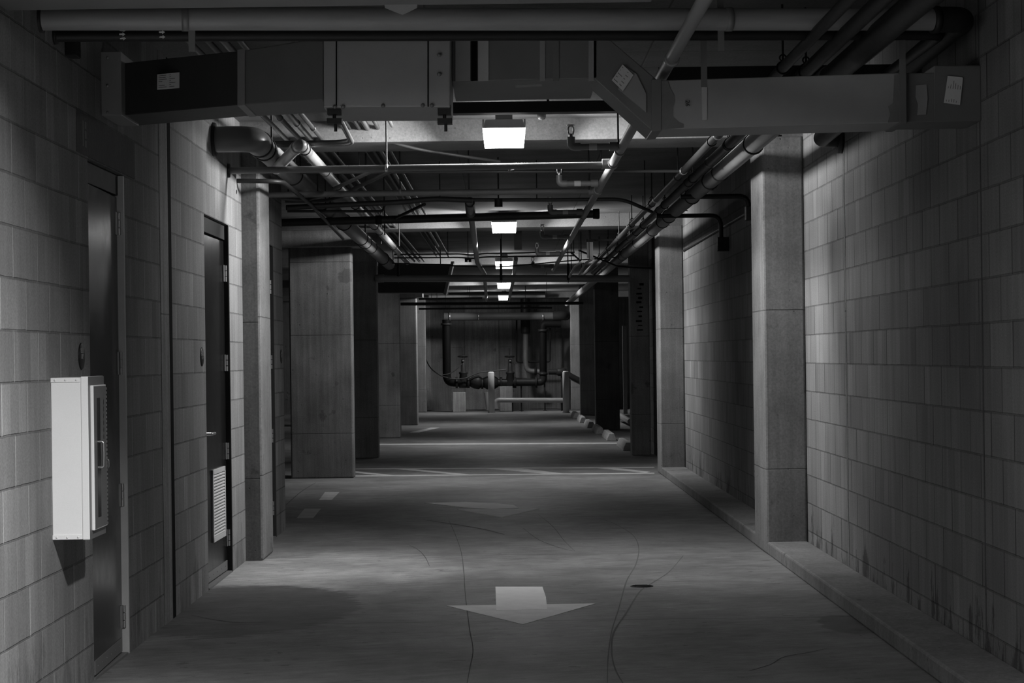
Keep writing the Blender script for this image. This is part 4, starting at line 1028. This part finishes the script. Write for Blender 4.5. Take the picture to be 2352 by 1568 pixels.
for a in (722, 1355):
    v = thing_v = MB()
    v.lathe(w5(a + 10, 1050), (0, 0, 1), [(-.14, .12), (.0, .13), (.22, .10), (.25, .12), (.29, .12), (.30, .07), (.62, .05), (.64, .03)], 18)
    gv = v.build('gate_valve', 'iron', bf)
    MB().cyl(w5(a - 5, 720), w5(a - 5, 580), .014, 8).build('stem', 'iron', gv)
    c = w5(a, 697); MB().ring(c, (0, .15, 1), .125, .014, 24, 8).cyl(c - Vector((.12, 0, 0)), c + Vector((.12, 0, 0)), .012, 8).cyl(c - Vector((0, .12, 0)), c + Vector((0, .12, 0)), .012, 8).build('handwheel', 'iron', gv)
    c = w5(a + 8, 752, YP - .09); MB().box(c.x - .025, c.x + .025, c.y, c.y + .02, c.z - .02, c.z + .02).build('name_plate', 'chrome', gv)
MB().tube([w5(1808, 900), w5(1805, 360), w5(1805, 255), w5(2050, 255)], .098, 20, .35).build('right_riser', 'blackm', bf)
flange(bf, w5(1805, 345), (0, 0, 1), .13); flange(bf, w5(1810, 930), (0, 0, 1), .12)
for a in (1512, 1828): MB().cyl(w5(a, 1060), Vector((w5(a, 1060).x, YP, 0)), .022, 10).lathe(Vector((w5(a, 1060).x, YP, 0)), (0, 0, 1), [(0, .06), (.012, .06)], 12).build('stand', 'iron', bf)
for a, b in ((590, 765), (1220, 1400)):
    p, q = w5(a, 1100), w5(b, 1440); o = MB().box(p.x, q.x, YP - .2, YP + .2, 0, w5(a, 1180 if a < 800 else 1100).z).build('pipe_plinth', 'panel', None, .01)
    tag(o, 'concrete block under the %s gate valve of the far pipework' % ('left' if a < 800 else 'right'), 'plinth')
sp = thing('standpipe', w5(1560, 780), 'slim pipe dropping down the end wall and curving right to a coupling', 'pipe')
MB().tube([w5(1570, 240, 54.2), w5(1572, 380, 54.2), w5(1572, 610, 54.2)], .075, 16).build('upper_run', 'steel', sp)
MB().tube([Vector((w5(1570, 190, 54.2).x, 54.2, HC)), w5(1570, 370, 54.2)], .13, 16).build('sleeve', 'black', sp)
MB().tube([w5(1570, 600, 54.2), w5(1570, 760, 54.2), w5(1590, 890, 54.2), w5(1760, 900, 54.2)], .07, 16, .45).build('bend', 'steel', sp)
flange(sp, w5(1705, 895, 54.2), (1, 0, 0), .11); flange(sp, w5(1570, 370, 54.2), (0, 0, 1), .12)
MB().tube([w5(1450, 200, 54.3), w5(1450, 770, 54.3), w5(1900, 765, 54.3), w5(1905, 310, 54.3)], .025, 10, .05).build('bypass_pipe', 'iron', sp)
rp = thing('outlet_pipe', w5(2000, 900), 'dark pipe running right behind the right bollard through a valve', 'pipe')
MB().tube([w5(1880, 905), w5(2100, 905), w5(2180, 960), w5(2300, 1020)], .075, 16, .2).build('run', 'iron', rp)
MB().lathe(w5(1990, 905), (1, 0, 0), [(0, .08), (.05, .11), (.2, .11), (.26, .08)], 16).build('valve_body', 'iron', rp)
MB().cyl(w5(2058, 960), Vector((w5(2058, 960).x, YP, 0)), .028, 10).build('stand', 'black', rp)
wp = thing('white_pipe', w5(1600, 1290), 'low white pipe running along the foot of the far pipework', 'pipe')
MB().tube([w5(1170, 1400, 53.2), w5(1165, 1285, 53.2), w5(2095, 1288, 53.2)], .065, 18, .12).build('run', 'pvc', wp)
MB().tube([w5(1045, 1180, 53.2), w5(1060, 1300, 53.2), w5(1075, 1420, 53.2)], .075, 16, .1).build('drop', 'pvc', wp)
for a in (1395, 1515, 2055): MB().cyl(w5(a, 1320, 53.2), Vector((w5(a, 1320, 53.2).x, 53.2, 0)), .02, 8).build('stand', 'black', wp)
pipe('cable', [w5(215, 100, 54.9), w5(208, 560, 54.9), w5(222, 730, 54.6), w5(290, 870, 54), w5(450, 970, 53.4), w5(620, 1005, 53.4), w5(780, 990, 53.4), w5(920, 915, 53.4), w5(1100, 895, 53.4), w5(1310, 872, 53.4)], .016, 'condd', 'pale flexible cable looping in front of the far valves', 'cable', .5, seg=8)
pipe('cable', [w5(440, 945, 53.3), w5(540, 935, 53.3), w5(640, 870, 53.3), w5(715, 790, 53.3)], .014, 'condd', 'short flexible cable rising to the left gate valve', 'cable', .3, seg=8)
o = MB(); P = [w5(1430, 800, 54.98), w5(1560, 800, 54.98), w5(1590, 985, 54.98), w5(1440, 985, 54.98)]
tag(o.prism(P, (0, .02, 0)).build('notice_board', 'panel'), 'pale blank board on the end wall behind the right gate valve', 'board')
# pipe lying beyond the right columns
tag(MB().tube([W(1418, 951, 44), W(1448, 968, 40.5)], .06, 16).build('floor_pipe', 'pvc'), 'pale pipe lying low behind the right columns', 'pipe')
# upright post behind the right columns
p = FL(1437, 950)
tag(MB().box(p.x - .05, p.x + .05, p.y, p.y + .1, 0, 2.2).build('post', 'steel'), 'slim pale post in the dark gap behind the right columns', 'post')
